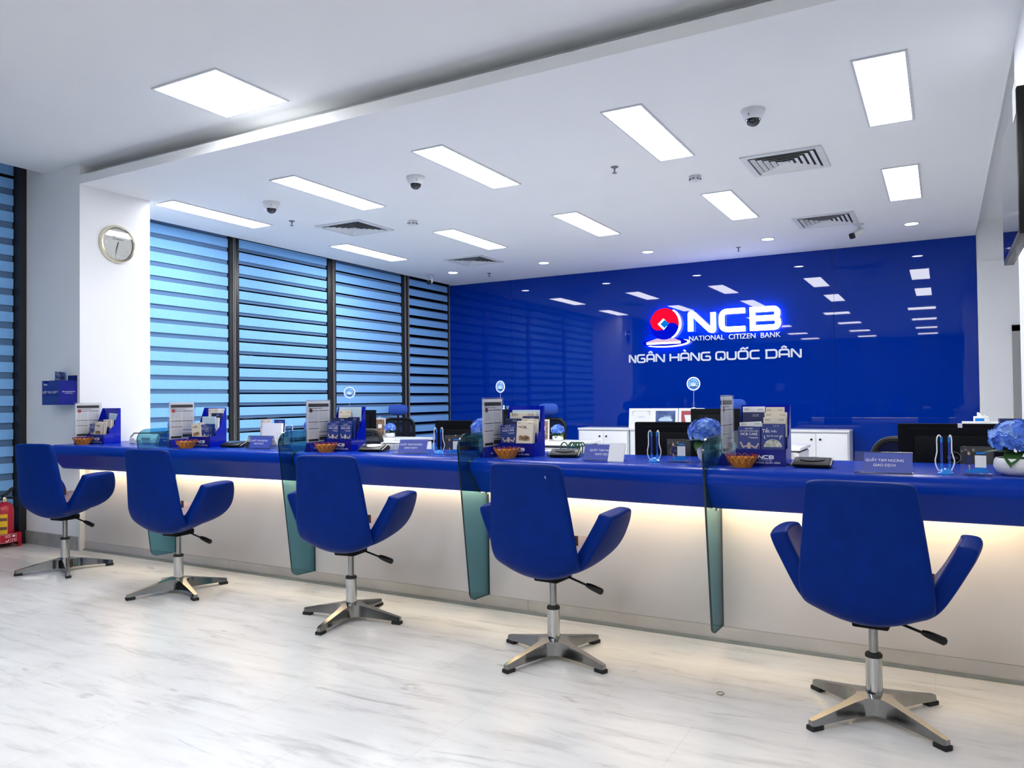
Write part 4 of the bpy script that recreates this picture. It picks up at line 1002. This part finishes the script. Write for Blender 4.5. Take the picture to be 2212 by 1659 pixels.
dup(pd, (-3.325, 4.05, ZC), math.radians(12), 'black signing pad right of the middle brochure holder')
dup(pd, (-4.655, 4.05, ZC), math.radians(12), 'black signing pad right of the second brochure holder')

# ---------------------------------------------------------------- hydrangeas
def make_hydrangea(label, rh, pot_r, pot_h, rise, tall=False, seed=1):
    rnd = random.Random(seed)
    t = thing('potted_hydrangea', label, 'potted plant', (0, 0, 0), 0, 'blue hydrangeas in white pots')
    if not tall: prof = [(0.0001, 0.004), (pot_r * .60, 0.0), (pot_r * .86, pot_h * .18), (pot_r, pot_h * .5), (pot_r * .97, pot_h * .85), (pot_r * .90, pot_h), (pot_r * .82, pot_h), (pot_r * .85, pot_h * .8), (0.0001, pot_h * .78)]
    else: prof = [(0.0001, 0.004), (pot_r * .55, 0.0), (pot_r * .85, pot_h * .2), (pot_r, pot_h * .5), (pot_r * .92, pot_h * .8), (pot_r * .78, pot_h), (pot_r * .70, pot_h), (pot_r * .8, pot_h * .8), (0.0001, pot_h * .78)]
    MB().lathe(prof, 36).ob('pot', POTW, t)
    MB().lathe([(0.0001, pot_h * .79), (pot_r * .80, pot_h * .79), (pot_r * .80, pot_h * .81), (0.0001, pot_h * .82)], 20).ob('soil', SOIL, t)
    zc = pot_h + rise + rh * 0.62
    b = MB(); cnt = 92
    for i in range(cnt):
        ph = math.acos(1 - 1.42 * (i + 0.5) / cnt); a = i * 2.39996
        n = Vector((math.sin(ph) * math.cos(a), math.sin(ph) * math.sin(a), math.cos(ph)))
        c = Vector((0, 0, zc)) + Vector((n.x * rh, n.y * rh, n.z * rh * 0.74)) * (0.93 + 0.10 * rnd.random())
        q = n.to_track_quat('Z', 'Y').to_matrix().to_4x4() @ rotz(rnd.random() * PI)
        q = Matrix.Translation(c) @ q @ Matrix.Rotation(rnd.uniform(-.35, .35), 4, 'X'); s = rh * 0.205 * rnd.uniform(.85, 1.15); mi = 1 if rnd.random() < .4 else 0
        for k in range(4):
            R = q @ rotz(k * PI / 2)
            P = [(0, 0, 0), (s * .50, -s * .10, s * .05), (s * .95, s * .18, s * .26), (s * .72, s * .72, s * .12), (s * .18, s * .95, s * .26), (-s * .10, s * .50, s * .05)]
            V = [b.bm.verts.new(R @ Vector(p)) for p in P]
            for f in ((0, 1, 3), (1, 2, 3), (0, 3, 5), (3, 4, 5)): b._tag([b.bm.faces.new([V[j] for j in f])], mi)
    b.lathe([(0.0001, -rh * .45), (rh * .6, -rh * .32), (rh * .80, 0.0), (rh * .6, rh * .45), (0.0001, rh * .62)], 16, c=(0, 0, zc), mi=2)
    b.ob('flower_head', [PETAL, PETALL, mat('deep blue bloom', (0.03, 0.07, 0.35), 0.8, var=0.2)], t, 0)
    MB().tube([(0, 0, pot_h * .7), (0.004, 0, pot_h + rise * .5), (0, 0, zc - rh * .3)], 0.004, 8).ob('stem', LEAFD, t)
    for k, (a, ln, dr) in enumerate([(2.9, 1.25, 0.25), (4.4, .95, 0.55), (5.6, 1.05, .45), (0.5, 1.1, .2), (1.7, .95, .45)]):
        def lf(u, v, a=a, ln=ln, dr=dr):
            L = rh * ln * u + rh * .12; w = rh * .36 * math.sin(PI * min(1, u * .96 + .03)) ** .8 * (2 * v - 1); z = pot_h + rise * .75 + rh * (.34 * u - dr * u * u * 1.6) + abs(2 * v - 1) * rh * .08
            return Vector((L * math.cos(a) - w * math.sin(a), L * math.sin(a) + w * math.cos(a), z))
        MB().grid(8, 4, lf).ob('leaf', LEAF if k % 2 == 0 else LEAFD, t, 180)
    return t
h5 = make_hydrangea('large blue hydrangea in a low white pot, cut by the right edge of the photo', 0.098, 0.088, 0.072, 0.020); h5.location = (0.268, 3.85, ZC)
h4 = make_hydrangea('blue hydrangea in a slim white pot behind the nearest glass divider', 0.088, 0.046, 0.098, 0.005, True, 2); h4.location = (-1.10, 4.06, ZC)
dup(h4, (-2.515, 4.15, ZC), 1.0, 'blue hydrangea behind the third glass divider, left of a price list stand')
dup(h4, (-3.93, 4.15, ZC), 2.0, 'blue hydrangea mostly hidden behind the middle price list stand')
dup(h4, (-5.44, 4.17, ZC), 3.1, 'blue hydrangea in shadow above the first glass divider')
# ================================================================ MONITORS
def make_monitor(label):
    t = thing('monitor', label, 'monitor', (0, 0, 0), 0, 'black monitors seen from behind')
    b = MB(); b.prism([(-.255, .055), (.255, .055), (.255, .345), (-.255, .345)], -0.012, 0.022, 'y'); bmesh.ops.bevel(b.bm, geom=b.bm.edges[:], offset=0.004, segments=2, affect='EDGES'); b.ob('rear_housing', BLACKM, t)
    MB().box((0, -0.020, 0.185), (0.36, 0.022, 0.20), bev=0.010).ob('rear_bulge', BLACKM, t)
    MB().bb(-.20, .20, -0.0135, -0.012, 0.318, 0.3205).ob('vent_slot', BLACK, t)
    MB().bb(-.248, .248, 0.0215, 0.0225, 0.063, 0.338).ob('screen', TVSCR, t)
    b = MB(); b.tube([(0.028 * math.cos(2 * PI * k / 28), -0.0325, 0.175 + 0.028 * math.sin(2 * PI * k / 28)) for k in range(28)], 0.0016, 5, closed=True)
    b.text('DELL', 0.016, at(0, -0.033, 0.175) @ FRONT); b.ob('round_logo', mat('grey logo print', (0.16, 0.165, 0.18), 0.4), t, 0)
    b = MB(); b.box((0, -0.006, 0.055), (0.06, 0.02, 0.10), bev=0.006); b.ob('stand_neck', BLACKM, t)
    MB().box((0, 0.0, 0.006), (0.24, 0.18, 0.012), bev=0.005).ob('stand_foot', BLACKM, t)
    return t
m5 = make_monitor('black monitor nearest the viewer, behind the rightmost pen stand'); m5.location = (0.045, 4.53, 0.75)
MB().bb(0.018, 0.038, -0.0135, 0.010, 0.325, 0.3465).ob('white_sticker', PAPER, m5)
dup(make_monitor('x'), (-1.405, 4.53, 0.75), math.radians(3), 'black monitor at the fourth station, behind pen stand and card stand') if False else None
def mon(loc, rz, label):
    c = copy_tree(m5); c.location = loc; c.rotation_euler = (0, 0, rz); c['label'] = label
    for k in kids(c):
        if k.name.startswith('white_sticker'): bpy.data.objects.remove(k)
    return c
mon((-1.405, 4.53, 0.75), math.radians(2), 'black monitor at the fourth station, behind pen stand and card stand')
mon((-2.935, 4.60, 0.75), math.radians(6), 'black monitor left of the third glass divider, narrow in view')
mon((-2.09, 8.10, 0.77), math.radians(2), 'black monitor on the second row of desks, right of the framed certificates')
mon((-4.50, 8.10, 0.77), math.radians(0), 'black monitor on the second row of desks, behind the fourth price list stand')
mon((-6.70, 7.85, 0.77), math.radians(8), 'black monitor on the second row of desks, behind the middle brochure holder')

# ---------------------------------------------------------------- round clip signs
def make_clip(label):
    t = thing('round_clip_sign', label, 'sign', (0, 0, 0), 0, 'round signs on thin stems')
    MY = rotx(PI / 2)
    MB().box((0, 0, 0.012), (0.04, 0.03, 0.014), bev=0.004).ob('clip', CAMW, t)
    MB().tube([(0, 0, 0.018), (0, 0, 0.14), (0.003, 0, 0.20)], 0.0022, 6).ob('stem', mat('clear grey stem', (0.35, 0.42, 0.6), 0.3), t)
    MB().lathe([(0.0001, -0.002), (0.073, -0.002), (0.073, 0.002), (0.0001, 0.002)], 40, c=(0, 0, 0), M=at(0, 0, 0.272) @ MY).ob('white_rim', WINK, t)
    MB().lathe([(0.0001, 0), (0.061, 0), (0.061, 0.001), (0.0001, 0.001)], 40, M=at(0, -0.0022, 0.272) @ MY).ob('blue_disc', DISC, t)
    b = MB()
    for k in range(9):
        a = math.radians(-30 + k * 30); b.prism(el(0.044 * math.cos(a), 0.272 + 0.044 * math.sin(a), 0.007, 0.007, 10), -0.0042, -0.0036, 'y')
    b.prism([(-0.03, 0.262), (-0.02, 0.292), (-0.012, 0.27), (0.0, 0.302), (0.008, 0.268), (0.016, 0.295), (0.03, 0.262), (0.02, 0.245), (-0.02, 0.245)], -0.0042, -0.0036, 'y'); b.ob('printed_motif', PALEB, t, 0)
    MB().bb(-0.034, 0.034, -0.0042, -0.0036, 0.234, 0.242).ob('printed_caption', NAVYD, t, 0)
    return t
cl = make_clip('round blue sign on a thin stem clipped above the monitor under the white lettering'); cl.location = (-2.315, 8.10, 1.110)
dup(cl, (-4.685, 8.09, 1.118), math.radians(-12), 'round blue sign on a thin stem at left end of the blue wall')
c3 = dup(cl, (-6.74, 7.72, 1.075), math.radians(40), 'round blue sign on a thin stem in front of the striped blinds')

# ================================================================ OFFICE CHAIRS
def make_office(label, head=True):
    t = thing('office_chair', label, 'chair', (0, 0, 0), 0, 'black mesh office chairs')
    # faces -y (towards the counter); back at +y
    def rr(w, z0, z1, r, n=6):
        P = []
        for cx, cz, a0 in ((w - r, z1 - r, 0), (-w + r, z1 - r, PI / 2), (-w + r, z0 + r, PI), (w - r, z0 + r, 3 * PI / 2)):
            for k in range(n + 1): a = a0 + PI / 2 * k / n; P.append((cx + r * math.cos(a), cz + r * math.sin(a)))
        return P
    yb = lambda x, z: 0.24 - 0.5 * x * x + 0.08 * (z - 0.5)
    F = rr(0.225, 0.52, 0.97, 0.11)
    MB().tube([(x, yb(x, z), z) for x, z in F], 0.020, 8, closed=True).ob('back_frame', BLACK, t)
    b = MB(); b.grid(8, 8, lambda u, v: (lambda x, z: Vector((x * (1 - 0.18 * abs(2 * v - 1) ** 4), yb(x, z), z)))((2 * u - 1) * 0.215, 0.53 + v * 0.43)); o = b.ob('back_mesh', MESHB, t, 180)
    MB().box((0, -0.03, 0.47), (0.47, 0.46, 0.07), bev=0.03).ob('seat', BLACKM, t)
    MB().tube([(0, 0.0, 0.42), (0, 0.20, 0.42), (0, 0.285, 0.50), (0, 0.29, 0.80)], [0.03, 0.03, 0.025, 0.018], 8).ob('back_spine', BLACK, t)
    for s in (-1, 1):
        b = MB(); b.tube([(s * 0.24, 0.06, 0.45), (s * 0.28, 0.06, 0.50), (s * 0.28, 0.02, 0.66)], 0.014, 8); b.box((s * 0.28, -0.03, 0.68), (0.07, 0.25, 0.03), bev=0.012); b.ob('armrest', BLACK, t)
    MB().cyl((0, 0, 0.09), (0, 0, 0.44), 0.026, n=14).ob('gas_column', BLACK, t)
    for k in range(5):
        a = 2 * PI * k / 5; M = rotz(a)
        lg = MB().tube([M @ Vector((0.02, 0, 0.11)), M @ Vector((0.28, 0, 0.075))], [0.024, 0.016], 8).ob('base_arm', BLACK, t)
        MB().cyl(M @ Vector((0.285, -0.025, 0.032)), M @ Vector((0.285, 0.025, 0.032)), 0.031, n=14).ob('castor', BLACKM, lg)
    if head:
        h = MB(); h.tube([(0, 0.275, 0.80), (0, 0.30, 1.0), (0, 0.285, 1.06)], 0.014, 8); h.ob('headrest_stem', BLACK, t)
        b = MB()
        pw = lambda c, e: math.copysign(abs(c) ** e, c)
        b.lathe([(max(0.0001, pw(math.sin(PI * k / 12), 0.6)), pw(-math.cos(PI * k / 12), 0.6)) for k in range(13)], 28, M=at(0, 0.245, 1.10) @ Matrix.Diagonal((0.076, 0.042, 0.138, 1)))
        for v in b.bm.verts:
            q = v.co - Vector((0, 0.245, 1.10)); x, y, z = q.z, q.y, q.x
            v.co = Vector((x, 0.245 + y - 1.4 * x * x, 1.10 + z))
        b.ob('headrest', FABB, t, 60)
    return t
oc = make_office('black mesh chair with a blue headrest in front of the blinds'); oc.location = (-6.72, 8.72, 0.0); oc.rotation_euler.z = math.radians(38)
dup(oc, (-4.33, 8.98, -0.03) if False else (-4.50, 8.85, 0.0), math.radians(8), 'black mesh chair with a blue headrest behind the middle desk, left of the white cabinets')
dup(oc, (-2.14, 8.95, 0.035), math.radians(0), 'black mesh chair whose blue headrest shows above the nearest price list stand')
oc.location.z = 0.0
o2 = make_office('black mesh chair behind the nearest monitor, left part showing', False); o2.location = (-0.16, 5.05, 0.0)
dup(o2, (-1.76, 5.15, 0.0), math.radians(-4), 'black mesh chair behind the monitor at the fourth station')
dup(o2, (-4.56, 5.15, 0.0), math.radians(6), 'black mesh chair behind the middle brochure holder, curved frame showing')

# ================================================================ SECOND ROW OF DESKS
def make_desk(label, w):
    t = thing('white_desk', label, 'desk', (0, 0, 0), 0, 'white desks behind the counter')
    MB().bb(-w, 0, -0.30, 0.35, 0.722, 0.75, bev=0.002).ob('desk_top', WDESK, t)
    MB().bb(-0.04, -0.015, -0.28, 0.33, 0, 0.70).ob('side_panel', WDESK, t)
    MB().bb(-w + 0.01, -w + 0.035, -0.28, 0.33, 0, 0.70).ob('side_panel', WDESK, t)
    MB().bb(-w + 0.05, -0.08, -0.22, -0.20, 0.12, 0.69).ob('modesty_panel', WDESK, t)
    MB().bb(-w + 0.02, -0.02, -0.26, 0.30, 0.705, 0.721).ob('gap_shadow_slab', mat('painted desk gap shadow', (0.05, 0.05, 0.055), 0.5), t)  # dark slab painted in for the shadow gap below the desk top
    MB().cyl((-0.72, -0.2215, 0.62), (-0.72, -0.2205 - 0.006, 0.62), 0.010, n=14).ob('lock', BLACK, t)
    return t
d1 = make_desk('white desk with a hydrangea and easel frame, before the striped blinds', 1.15); d1.location = (-5.83, 7.95, 0)
dup(d1, (-3.47, 7.95, 0), 0, 'white desk with a hydrangea and easel frame, left of the white cabinets')
dup(d1, (-1.18, 7.95, 0), 0, 'white desk whose corner shows right of the rightmost brochure holder')
hb1 = dup(h5, (-6.38, 8.10, 0.75), 2.2, 'small blue hydrangea in a white pot on the far left desk'); hb1.scale = (.74, .74, .82)
hb2 = dup(h5, (-3.90, 8.05, 0.75), 0.4, 'small blue hydrangea in a white pot on the middle back desk'); hb2.scale = (.74, .74, .82)
def make_easel(label):
    t = thing('easel_picture', label, 'picture frame', (0, 0, 0), 0, 'small easel pictures on the back desks')
    M = rotx(-0.16)
    b = MB()
    for x0, x1, z0, z1 in ((-.085, -.070, 0, .25), (.070, .085, 0, .25), (-.070, .070, 0, .015), (-.070, .070, .235, .25)): b.bb(x0, x1, -.007, .007, z0, z1, M=M)
    b.ob('frame', mat('pale frame', (0.62, 0.58, 0.55), 0.4), t)
    MB().bb(-.070, .070, -.002, .002, .015, .235, M=M).ob('picture', PHOTO, t)
    MB().bb(-.015, .035, -.004, -.002, .12, .17, M=M).ob('picture_highlight', PAPER, t)
    MB().prism([(0.012, 0.0), (0.11, 0.0), (0.05, 0.21)], -0.03, 0.03, 'x').ob('brown_back', BROWN, t)
    MB().tube([M @ Vector((0.012 * math.cos(2 * PI * k / 14), 0, 0.262 + 0.012 * math.sin(2 * PI * k / 14))) for k in range(14)], 0.0025, 6, closed=True).ob('ring', GOLDR, t)
    return t
e1 = make_easel('small easel picture in a pale frame on the far left desk, beside a hydrangea'); e1.location = (-6.60, 8.14, 0.75); e1.rotation_euler.z = math.radians(28)
dup(e1, (-4.06, 7.96, 0.75), math.radians(18), 'small easel picture on the middle back desk, half hidden by the fourth brochure holder')
t = thing('figurine', 'tiny pale figurine standing on a monitor behind the fourth price list stand', 'figurine', (-4.645, 8.10, 1.116))
MB().lathe([(0.014, 0), (0.016, 0.004), (0.008, 0.020), (0.013, 0.034), (0.010, 0.044), (0.0001, 0.052)], 14).ob('body', mat('pale green resin', (0.5, 0.68, 0.7), 0.4), t)
t = thing('webcam', 'small grey webcam block on a monitor behind the fourth price list stand', 'webcam', (-4.585, 8.10, 1.116))
MB().bb(-.018, .018, -.012, .012, 0, .04, bev=.003).ob('body', mat('dusky blue plastic', (0.10, 0.16, 0.30), 0.5), t)

# ================================================================ WHITE CABINETS
def make_cab(label, w=0.76):
    t = thing('low_cabinet', label, 'cabinet', (0, 0, 0), 0, 'white low cabinets along the blue wall')
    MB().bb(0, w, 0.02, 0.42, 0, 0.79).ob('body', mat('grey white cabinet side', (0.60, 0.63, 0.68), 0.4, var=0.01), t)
    MB().bb(-.005, w + .005, 0.0, 0.43, 0.79, 0.815, bev=.002).ob('cabinet_top', WDESK, t)
    for k in range(2):
        x0 = 0.018 + k * (w - 0.036) / 2; x1 = x0 + (w - 0.036) / 2
        d = MB().bb(x0 + .002, x1 - .002, 0.004, 0.02, 0.03, 0.77, bev=.0015).ob('door', WDESK, t)
        x = x1 - 0.05 if k == 0 else x0 + 0.05
        MB().cyl((x, 0.004, 0.70), (x, -0.006, 0.70), 0.013, n=16).ob('lock', BLACK, d)
    return t
cb = make_cab('white two-door cabinet at the left end of the row, below the blue wall'); cb.location = (-4.57, 10.10, 0)
dup(cb, (-3.795, 10.10, 0), 0, 'white two-door cabinet under the framed certificates')
dup(cb, (-3.02, 10.10, 0), 0, 'white cabinet mostly hidden behind the fourth station monitor')
dup(cb, (-1.755, 10.10, 0), 0, 'white cabinet right of the rightmost brochure holder, its grey side showing')
def frame(label, x, art, extra=None):
    t = thing('certificate_frame', label, 'picture frame', (x, 10.20, 0.815), 0, 'framed certificates on the cabinets')
    M = rotx(-0.12); w, h, f = 0.175, 0.275, 0.035
    b = MB(); b.bb(-w, -w + f, 0, .015, 0, h, M=M); b.bb(w - f, w, 0, .015, 0, h, M=M); b.bb(-w + f, w - f, 0, .015, 0, f, M=M); b.bb(-w + f, w - f, 0, .015, h - f, h, M=M); b.ob('frame', WINK, t)
    MB().bb(-w + f, w - f, 0.006, .010, f, h - f, M=M).ob('certificate', art, t)
    b = MB()
    if extra == 'corner':
        for s in (-1, 1): b.bb(s * .125, s * .085, .004, .0058, h - f - .012, h - f - .005, M=M); b.bb(s * .125, s * .118, .004, .0058, h - f - .06, h - f - .005, M=M)
        b.bb(-.035, .035, .004, .0058, .16, .164, M=M); b.bb(-.06, .06, .004, .0058, .145, .148, M=M); b.ob('printed_lines', GREY, t, 0)
    elif extra == 'car':
        b.bb(-.02, .075, .004, .0058, .165, .172, M=M); b.bb(-.03, .085, .004, .0058, .15, .158, M=M); b.prism([(-.10, .12), (-.06, .15), (.06, .15), (.10, .12), (.09, .10), (-.09, .10)], .004, .0058, 'y', M=M); b.ob('printed_picture', PALEB, t, 0)
    else:
        b.prism([(-.10, .185), (.05, .185), (.08, .05), (-.07, .05)], .004, .0058, 'y', M=M); b.ob('painted_reflection', PAPER, t, 0)  # white shape painted over the red certificate as a reflection
frame('white framed certificate on pale paper, leftmost of three on the cabinet', -3.665, PAPER, 'corner')
frame('white frame with a blue print, middle of three on the cabinet', -3.315, mat('blue print', (0.06, 0.11, 0.30), 0.4, var=0.5, vscale=12), 'car')
frame('white frame with a red certificate, rightmost of three on the cabinet', -2.955, REDP)

# ================================================================ RIGHT SIDE
t = thing('television', 'black wall television at the top right, screen seen almost edge on', 'television', (0.37, 4.15, 2.19))
MB().bb(-0.088, -0.045, -0.45, 0.45, -0.30, 0.30, bev=0.004).ob('casing', BLACK, t)
MB().bb(-0.0895, -0.0885, -0.44, 0.44, -0.28, 0.29).ob('screen', TVSCR, t)
MB().bb(-0.045, -0.002, -0.20, 0.20, -0.15, 0.15).ob('wall_bracket', BLACKM, t)
b = MB(); b.bb(-0.0915, -0.0900, -0.445, -0.30, 0.19, 0.33); b.ob('white_label', PAPER, t)
b = MB(); b.tube([(-0.05, -0.43, 0.22), (-0.03, -0.46, 0.25), (-0.012, -0.46, 0.15), (-0.008, -0.45, 0.02)], 0.006, 6); b.ob('cable', RUBBER, t)
t = thing('side_cabinet', 'white side cabinet beyond the nearest monitor, only its top edge showing', 'cabinet', (0.45, 7.6, 0))
MB().bb(-.30, .30, -.2, .2, 0, .99).ob('body', WDESK, t); MB().bb(-.31, .31, -.21, .21, .99, 1.005).ob('cabinet_top', WDESK, t)
for s in (-1, 1):
    MB().bb(.005 if s > 0 else -.295, .295 if s > 0 else -.005, -.215, -.2, .03, .97).ob('door', WDESK, t)
t = thing('tissue_box', 'small white tissue box above the nearest monitor, left of the blue tray', 'tissue box', (0.275, 7.5, 1.005))
MB().bb(-.055, .055, -.05, .05, 0, .05, bev=.004).ob('carton', PAPER, t)
b = MB(); b.grid(6, 3, lambda u, v: Vector((-.03 + .06 * u, .008 * math.sin(9 * u) * v, .050 + .035 * v * (.6 + .4 * math.sin(5 * u + 1))))); o = b.ob('tissue', PAPER, t, 180); mods(o, .002)
MB().bb(-.045, .02, -.0508, -.0502, .012, .035).ob('blue_label', CYAN, t, 0)
t = thing('document_tray', 'dark blue document tray at the right edge, above the large hydrangea', 'tray', (0.57, 7.5, 1.005))
b = MB(); b.bb(-.17, .17, -.12, .12, 0, .004); b.bb(-.17, -.166, -.12, .12, .004, .03); b.bb(.166, .17, -.12, .12, .004, .03); b.bb(-.166, .166, .116, .12, .004, .03); b.bb(-.166, .166, -.12, -.116, .004, .022); b.ob('tray', NAVYD, t)
MB().bb(-.15, .15, -.10, .10, .005, .012).ob('papers', PAPER, t)

# ================================================================ COUNTER EXTRAS
t = thing('bill_counter', 'white machine with grey handle bars on the counter, left of the first glass divider', 'machine', (-5.86, 4.18, ZC), math.radians(10))
b = MB(); b.prism([(-.09, 0), (.09, 0), (.09, .06), (.04, .075), (-.03, .07), (-.09, .03)], -.12, .12, 'x'); bmesh.ops.bevel(b.bm, geom=b.bm.edges[:], offset=.006, segments=2, affect='EDGES'); b.ob('housing', POTW, t)
b = MB()
for k in range(6): b.bb(.01 + k * .016, .018 + k * .016, -.088, -.075, .026, .05)
b.ob('vent_slots', GREY, t)
b = MB(); b.tube([(-.13, -.06, .05), (-.10, -.05, .085), (.02, -.03, .085), (.10, .0, .092), (.125, .02, .075)], .006, 8); b.ob('handle_bar', mat('grey bar', (0.18, 0.18, 0.19), 0.4), t)
b = MB(); b.bb(-.10, -.05, -.10, -.085, .004, .045); b.bb(-.03, .03, -.115, -.09, .0, .035); b.ob('front_tray', POTW, t)
t = thing('document_rack', 'clear rack full of papers behind the second tent sign from the left', 'document rack', (-4.72, 4.455, 0.75), math.radians(8))
b = MB(); b.bb(-.125, .125, .06, .064, 0, .33); b.bb(-.125, -.121, -.06, .06, 0, .20); b.bb(.121, .125, -.06, .06, 0, .20); b.bb(-.121, .121, -.06, -.057, 0, .12); b.bb(-.121, .121, -.057, .06, 0, .004); b.ob('clear_holder', ACRYL, t, 20)
def sheets(label, loc, w, h, th, m, rz=0, cat='papers', lean=.1, nm='paper_stack'):
    q = thing(nm, label, cat, loc, rz); MB().bb(-w / 2, w / 2, -th / 2, th / 2, 0, h, M=rotx(-lean)).ob('sheets', m, q, 0); return q
sheets('white forms standing in the clear rack behind the second tent sign', (-4.70, 4.44, .756), .19, .315, .02, PAPER, .14)
q = put_brochure('cream', .105, .345, .004, (-4.79, 4.465, .756), 'tall cream brochure at the left of the clear paper rack', .04, 0, .14)
q = put_brochure('navy', .105, .342, .004, (-4.665, 4.492, .756), 'navy brochure at the back right of the clear paper rack', .04, 0, .14)
def printer(label, loc, rz):
    t = thing('card_machine', label, 'machine', loc, rz, 'white slip machines beside the signing pads')
    b = MB(); b.prism([(-.10, 0), (.10, 0), (.10, .105), (.02, .115), (-.10, .085)], -.105, .105, 'x'); bmesh.ops.bevel(b.bm, geom=b.bm.edges[:], offset=.006, segments=2, affect='EDGES'); b.ob('housing', POTW, t)
    MB().box((-.02, -.02, .1155), (.15, .11, .012), M=rotx(.10), bev=.003).ob('lid', POTW, t)
    b = MB()
    for k in range(8): b.bb(.106, .1075, -.06 + k * .015, -.052 + k * .015, .03, .085)
    b.ob('vent_slots', GREY, t)
printer('white slip machine behind the second signing pad from the left', (-4.64, 4.50, 0.75 + .075) if False else (-4.62, 4.26, ZC), math.radians(12))
printer('white slip machine behind the middle signing pad', (-3.30, 4.255, ZC), math.radians(12))
for k, o in enumerate([x for x in COL.objects if x.name.startswith('card_machine')]): o.scale = (0.9, 0.75, 0.45)
t = thing('wire_coil', 'green wire document coil behind the fourth signing pad', 'desk organiser', (-1.93, 4.265, ZC), math.radians(20))
for k in range(6):
    b = MB(); x = -.085 + (k * .045 if k < 2 else .055 + (k - 2) * .017)
    b.tube([(x - .022, 0, .004), (x - .022, 0, .05), (x - .012, .004, .068), (x, .004, .074), (x + .012, .004, .068), (x + .022, 0, .05), (x + .022, 0, .004)], .0042, 7); b.ob('loop', GREENW, t)
MB().bb(-.115, .125, -.02, .02, 0, .004).ob('base', GREENW, t)
t = thing('card_terminal', 'pale folded papers behind the fourth signing pad, beside the green coil', 'papers', (-2.10, 4.28, ZC), .2)
MB().bb(-.05, .05, -.06, .06, 0, .02, bev=.004).ob('sheets', PAPER, t); t.name = 'folded_papers'

# ================================================================ FLOOR THINGS
t = thing('extinguisher_tray', 'red metal tray on the floor holding the fire extinguisher', 'tray', (-7.165, 3.665, 0), math.radians(0))
b = MB(); x0, x1, y0, y1 = -.085, .085, -.165, .150
b.bb(x0, x1, y0, y1, .045, .049); b.bb(x1 - .004, x1, y0, y1, .049, .125); b.bb(x0, x0 + .004, y0, y1, .049, .125); b.bb(x0 + .004, x1 - .004, y0, y0 + .004, .049, .125); b.bb(x0 + .004, x1 - .004, y1 - .004, y1, .049, .125)
b.ob('box', REDC, t)
for sx in (x0 + .012, x1 - .012):
    for sy in (y0 + .012, y1 - .012): MB().prism([(sx - .012, .045), (sx + .012, .045), (sx + .007, 0), (sx - .007, 0)], sy - .012, sy + .012, 'y').ob('foot', REDC, t)
b = MB(); b.text('GỌI', 0.028, at(x1 + .0006, 0.035, 0.100) @ RIGHT); b.text('114', 0.030, at(x1 + .0006, 0.075, 0.068) @ RIGHT)
b.ribbon([(-.012, .064), (-.004, .058), (.008, .062), (.014, .074)], .006, -.0007, -.0001, M=at(x1, .03, 0) @ rotz(PI / 2))
b.prism(el(.084, .100, .012, .009, 12), x1 + .0002, x1 + .0008, 'x')
for a, c, d, e_ in ((-.03, .105, .118, .1195), (-.03, .105, .050, .0515), (-.03, -.0285, .050, .1195), (.1035, .105, .050, .1195)): b.bb(x1 + .0001, x1 + .0007, a, c, d, e_)
b.ob('lettering', WINK, t, 0)
t = thing('fire_extinguisher', 'red fire extinguisher with yellow label and black handle at the left edge', 'fire extinguisher', (-7.165, 3.715, 0.05)); t.scale = (0.95, 0.95, 0.90)
MB().lathe([(0.0001, 0), (.070, 0), (.076, .008), (.078, .02), (.078, .30), (.073, .335), (.055, .362), (.028, .378), (.024, .385), (.0001, .386)], 36).ob('cylinder', REDC, t)
b = MB(); b.grid(10, 1, lambda u, v: Vector((.0787 * math.cos(-1.25 + u * 1.1), .0787 * math.sin(-1.25 + u * 1.1), .07 + v * .20))); b.ob('yellow_label', YELLOW, t)
b = MB(); b.grid(10, 1, lambda u, v: Vector((.0791 * math.cos(-1.2 + u * 1.0), .0791 * math.sin(-1.2 + u * 1.0), .12 + v * .03))); b.grid(10, 1, lambda u, v: Vector((.0791 * math.cos(-1.2 + u * 1.0), .0791 * math.sin(-1.2 + u * 1.0), .205 + v * .03))); b.ob('label_print', BROWN, t)
MB().lathe([(.022, .383), (.024, .40), (.018, .425), (.0001, .43)], 16).ob('valve', GOLDR, t)
b = MB(); b.tube([(0, -.03, .44), (0, .02, .455), (0, .06, .50), (0, .095, .52)], [.012, .016, .014, .006], 8); b.tube([(0, -.02, .42), (0, .06, .415), (0, .10, .39)], [.012, .012, .006], 8); b.ob('handle', BLACK, t)
b = MB(); b.tube([(0, -.02, .41), (.0, -.08, .40), (-.01, -.105, .30), (-.01, -.10, .10)], .010, 8); b.ob('hose', RUBBER, t)
t = thing('wall_socket', 'small dark red wall socket low on the front of the white column', 'socket', (-6.80, 3.915, .275))
MB().bb(-.045, .045, -.010, 0, -.02, .03, bev=.003).ob('plate', mat('dusky red plate', (0.22, 0.10, 0.11), 0.4), t); MB().bb(-.035, .025, -.0115, -.010, -.012, .022).ob('face', BLACK, t)
t = thing('rubber_band', 'thin brown rubber band lying on the marble floor', 'rubber band', (-0.838, 3.262, 0.0017))
MB().tube([(.0145 * math.cos(2 * PI * k / 24), .0175 * math.sin(2 * PI * k / 24), 0) for k in range(24)], .0016, 6, closed=True).ob('band', mat('brown rubber', (0.20, 0.10, 0.05), 0.6), t)
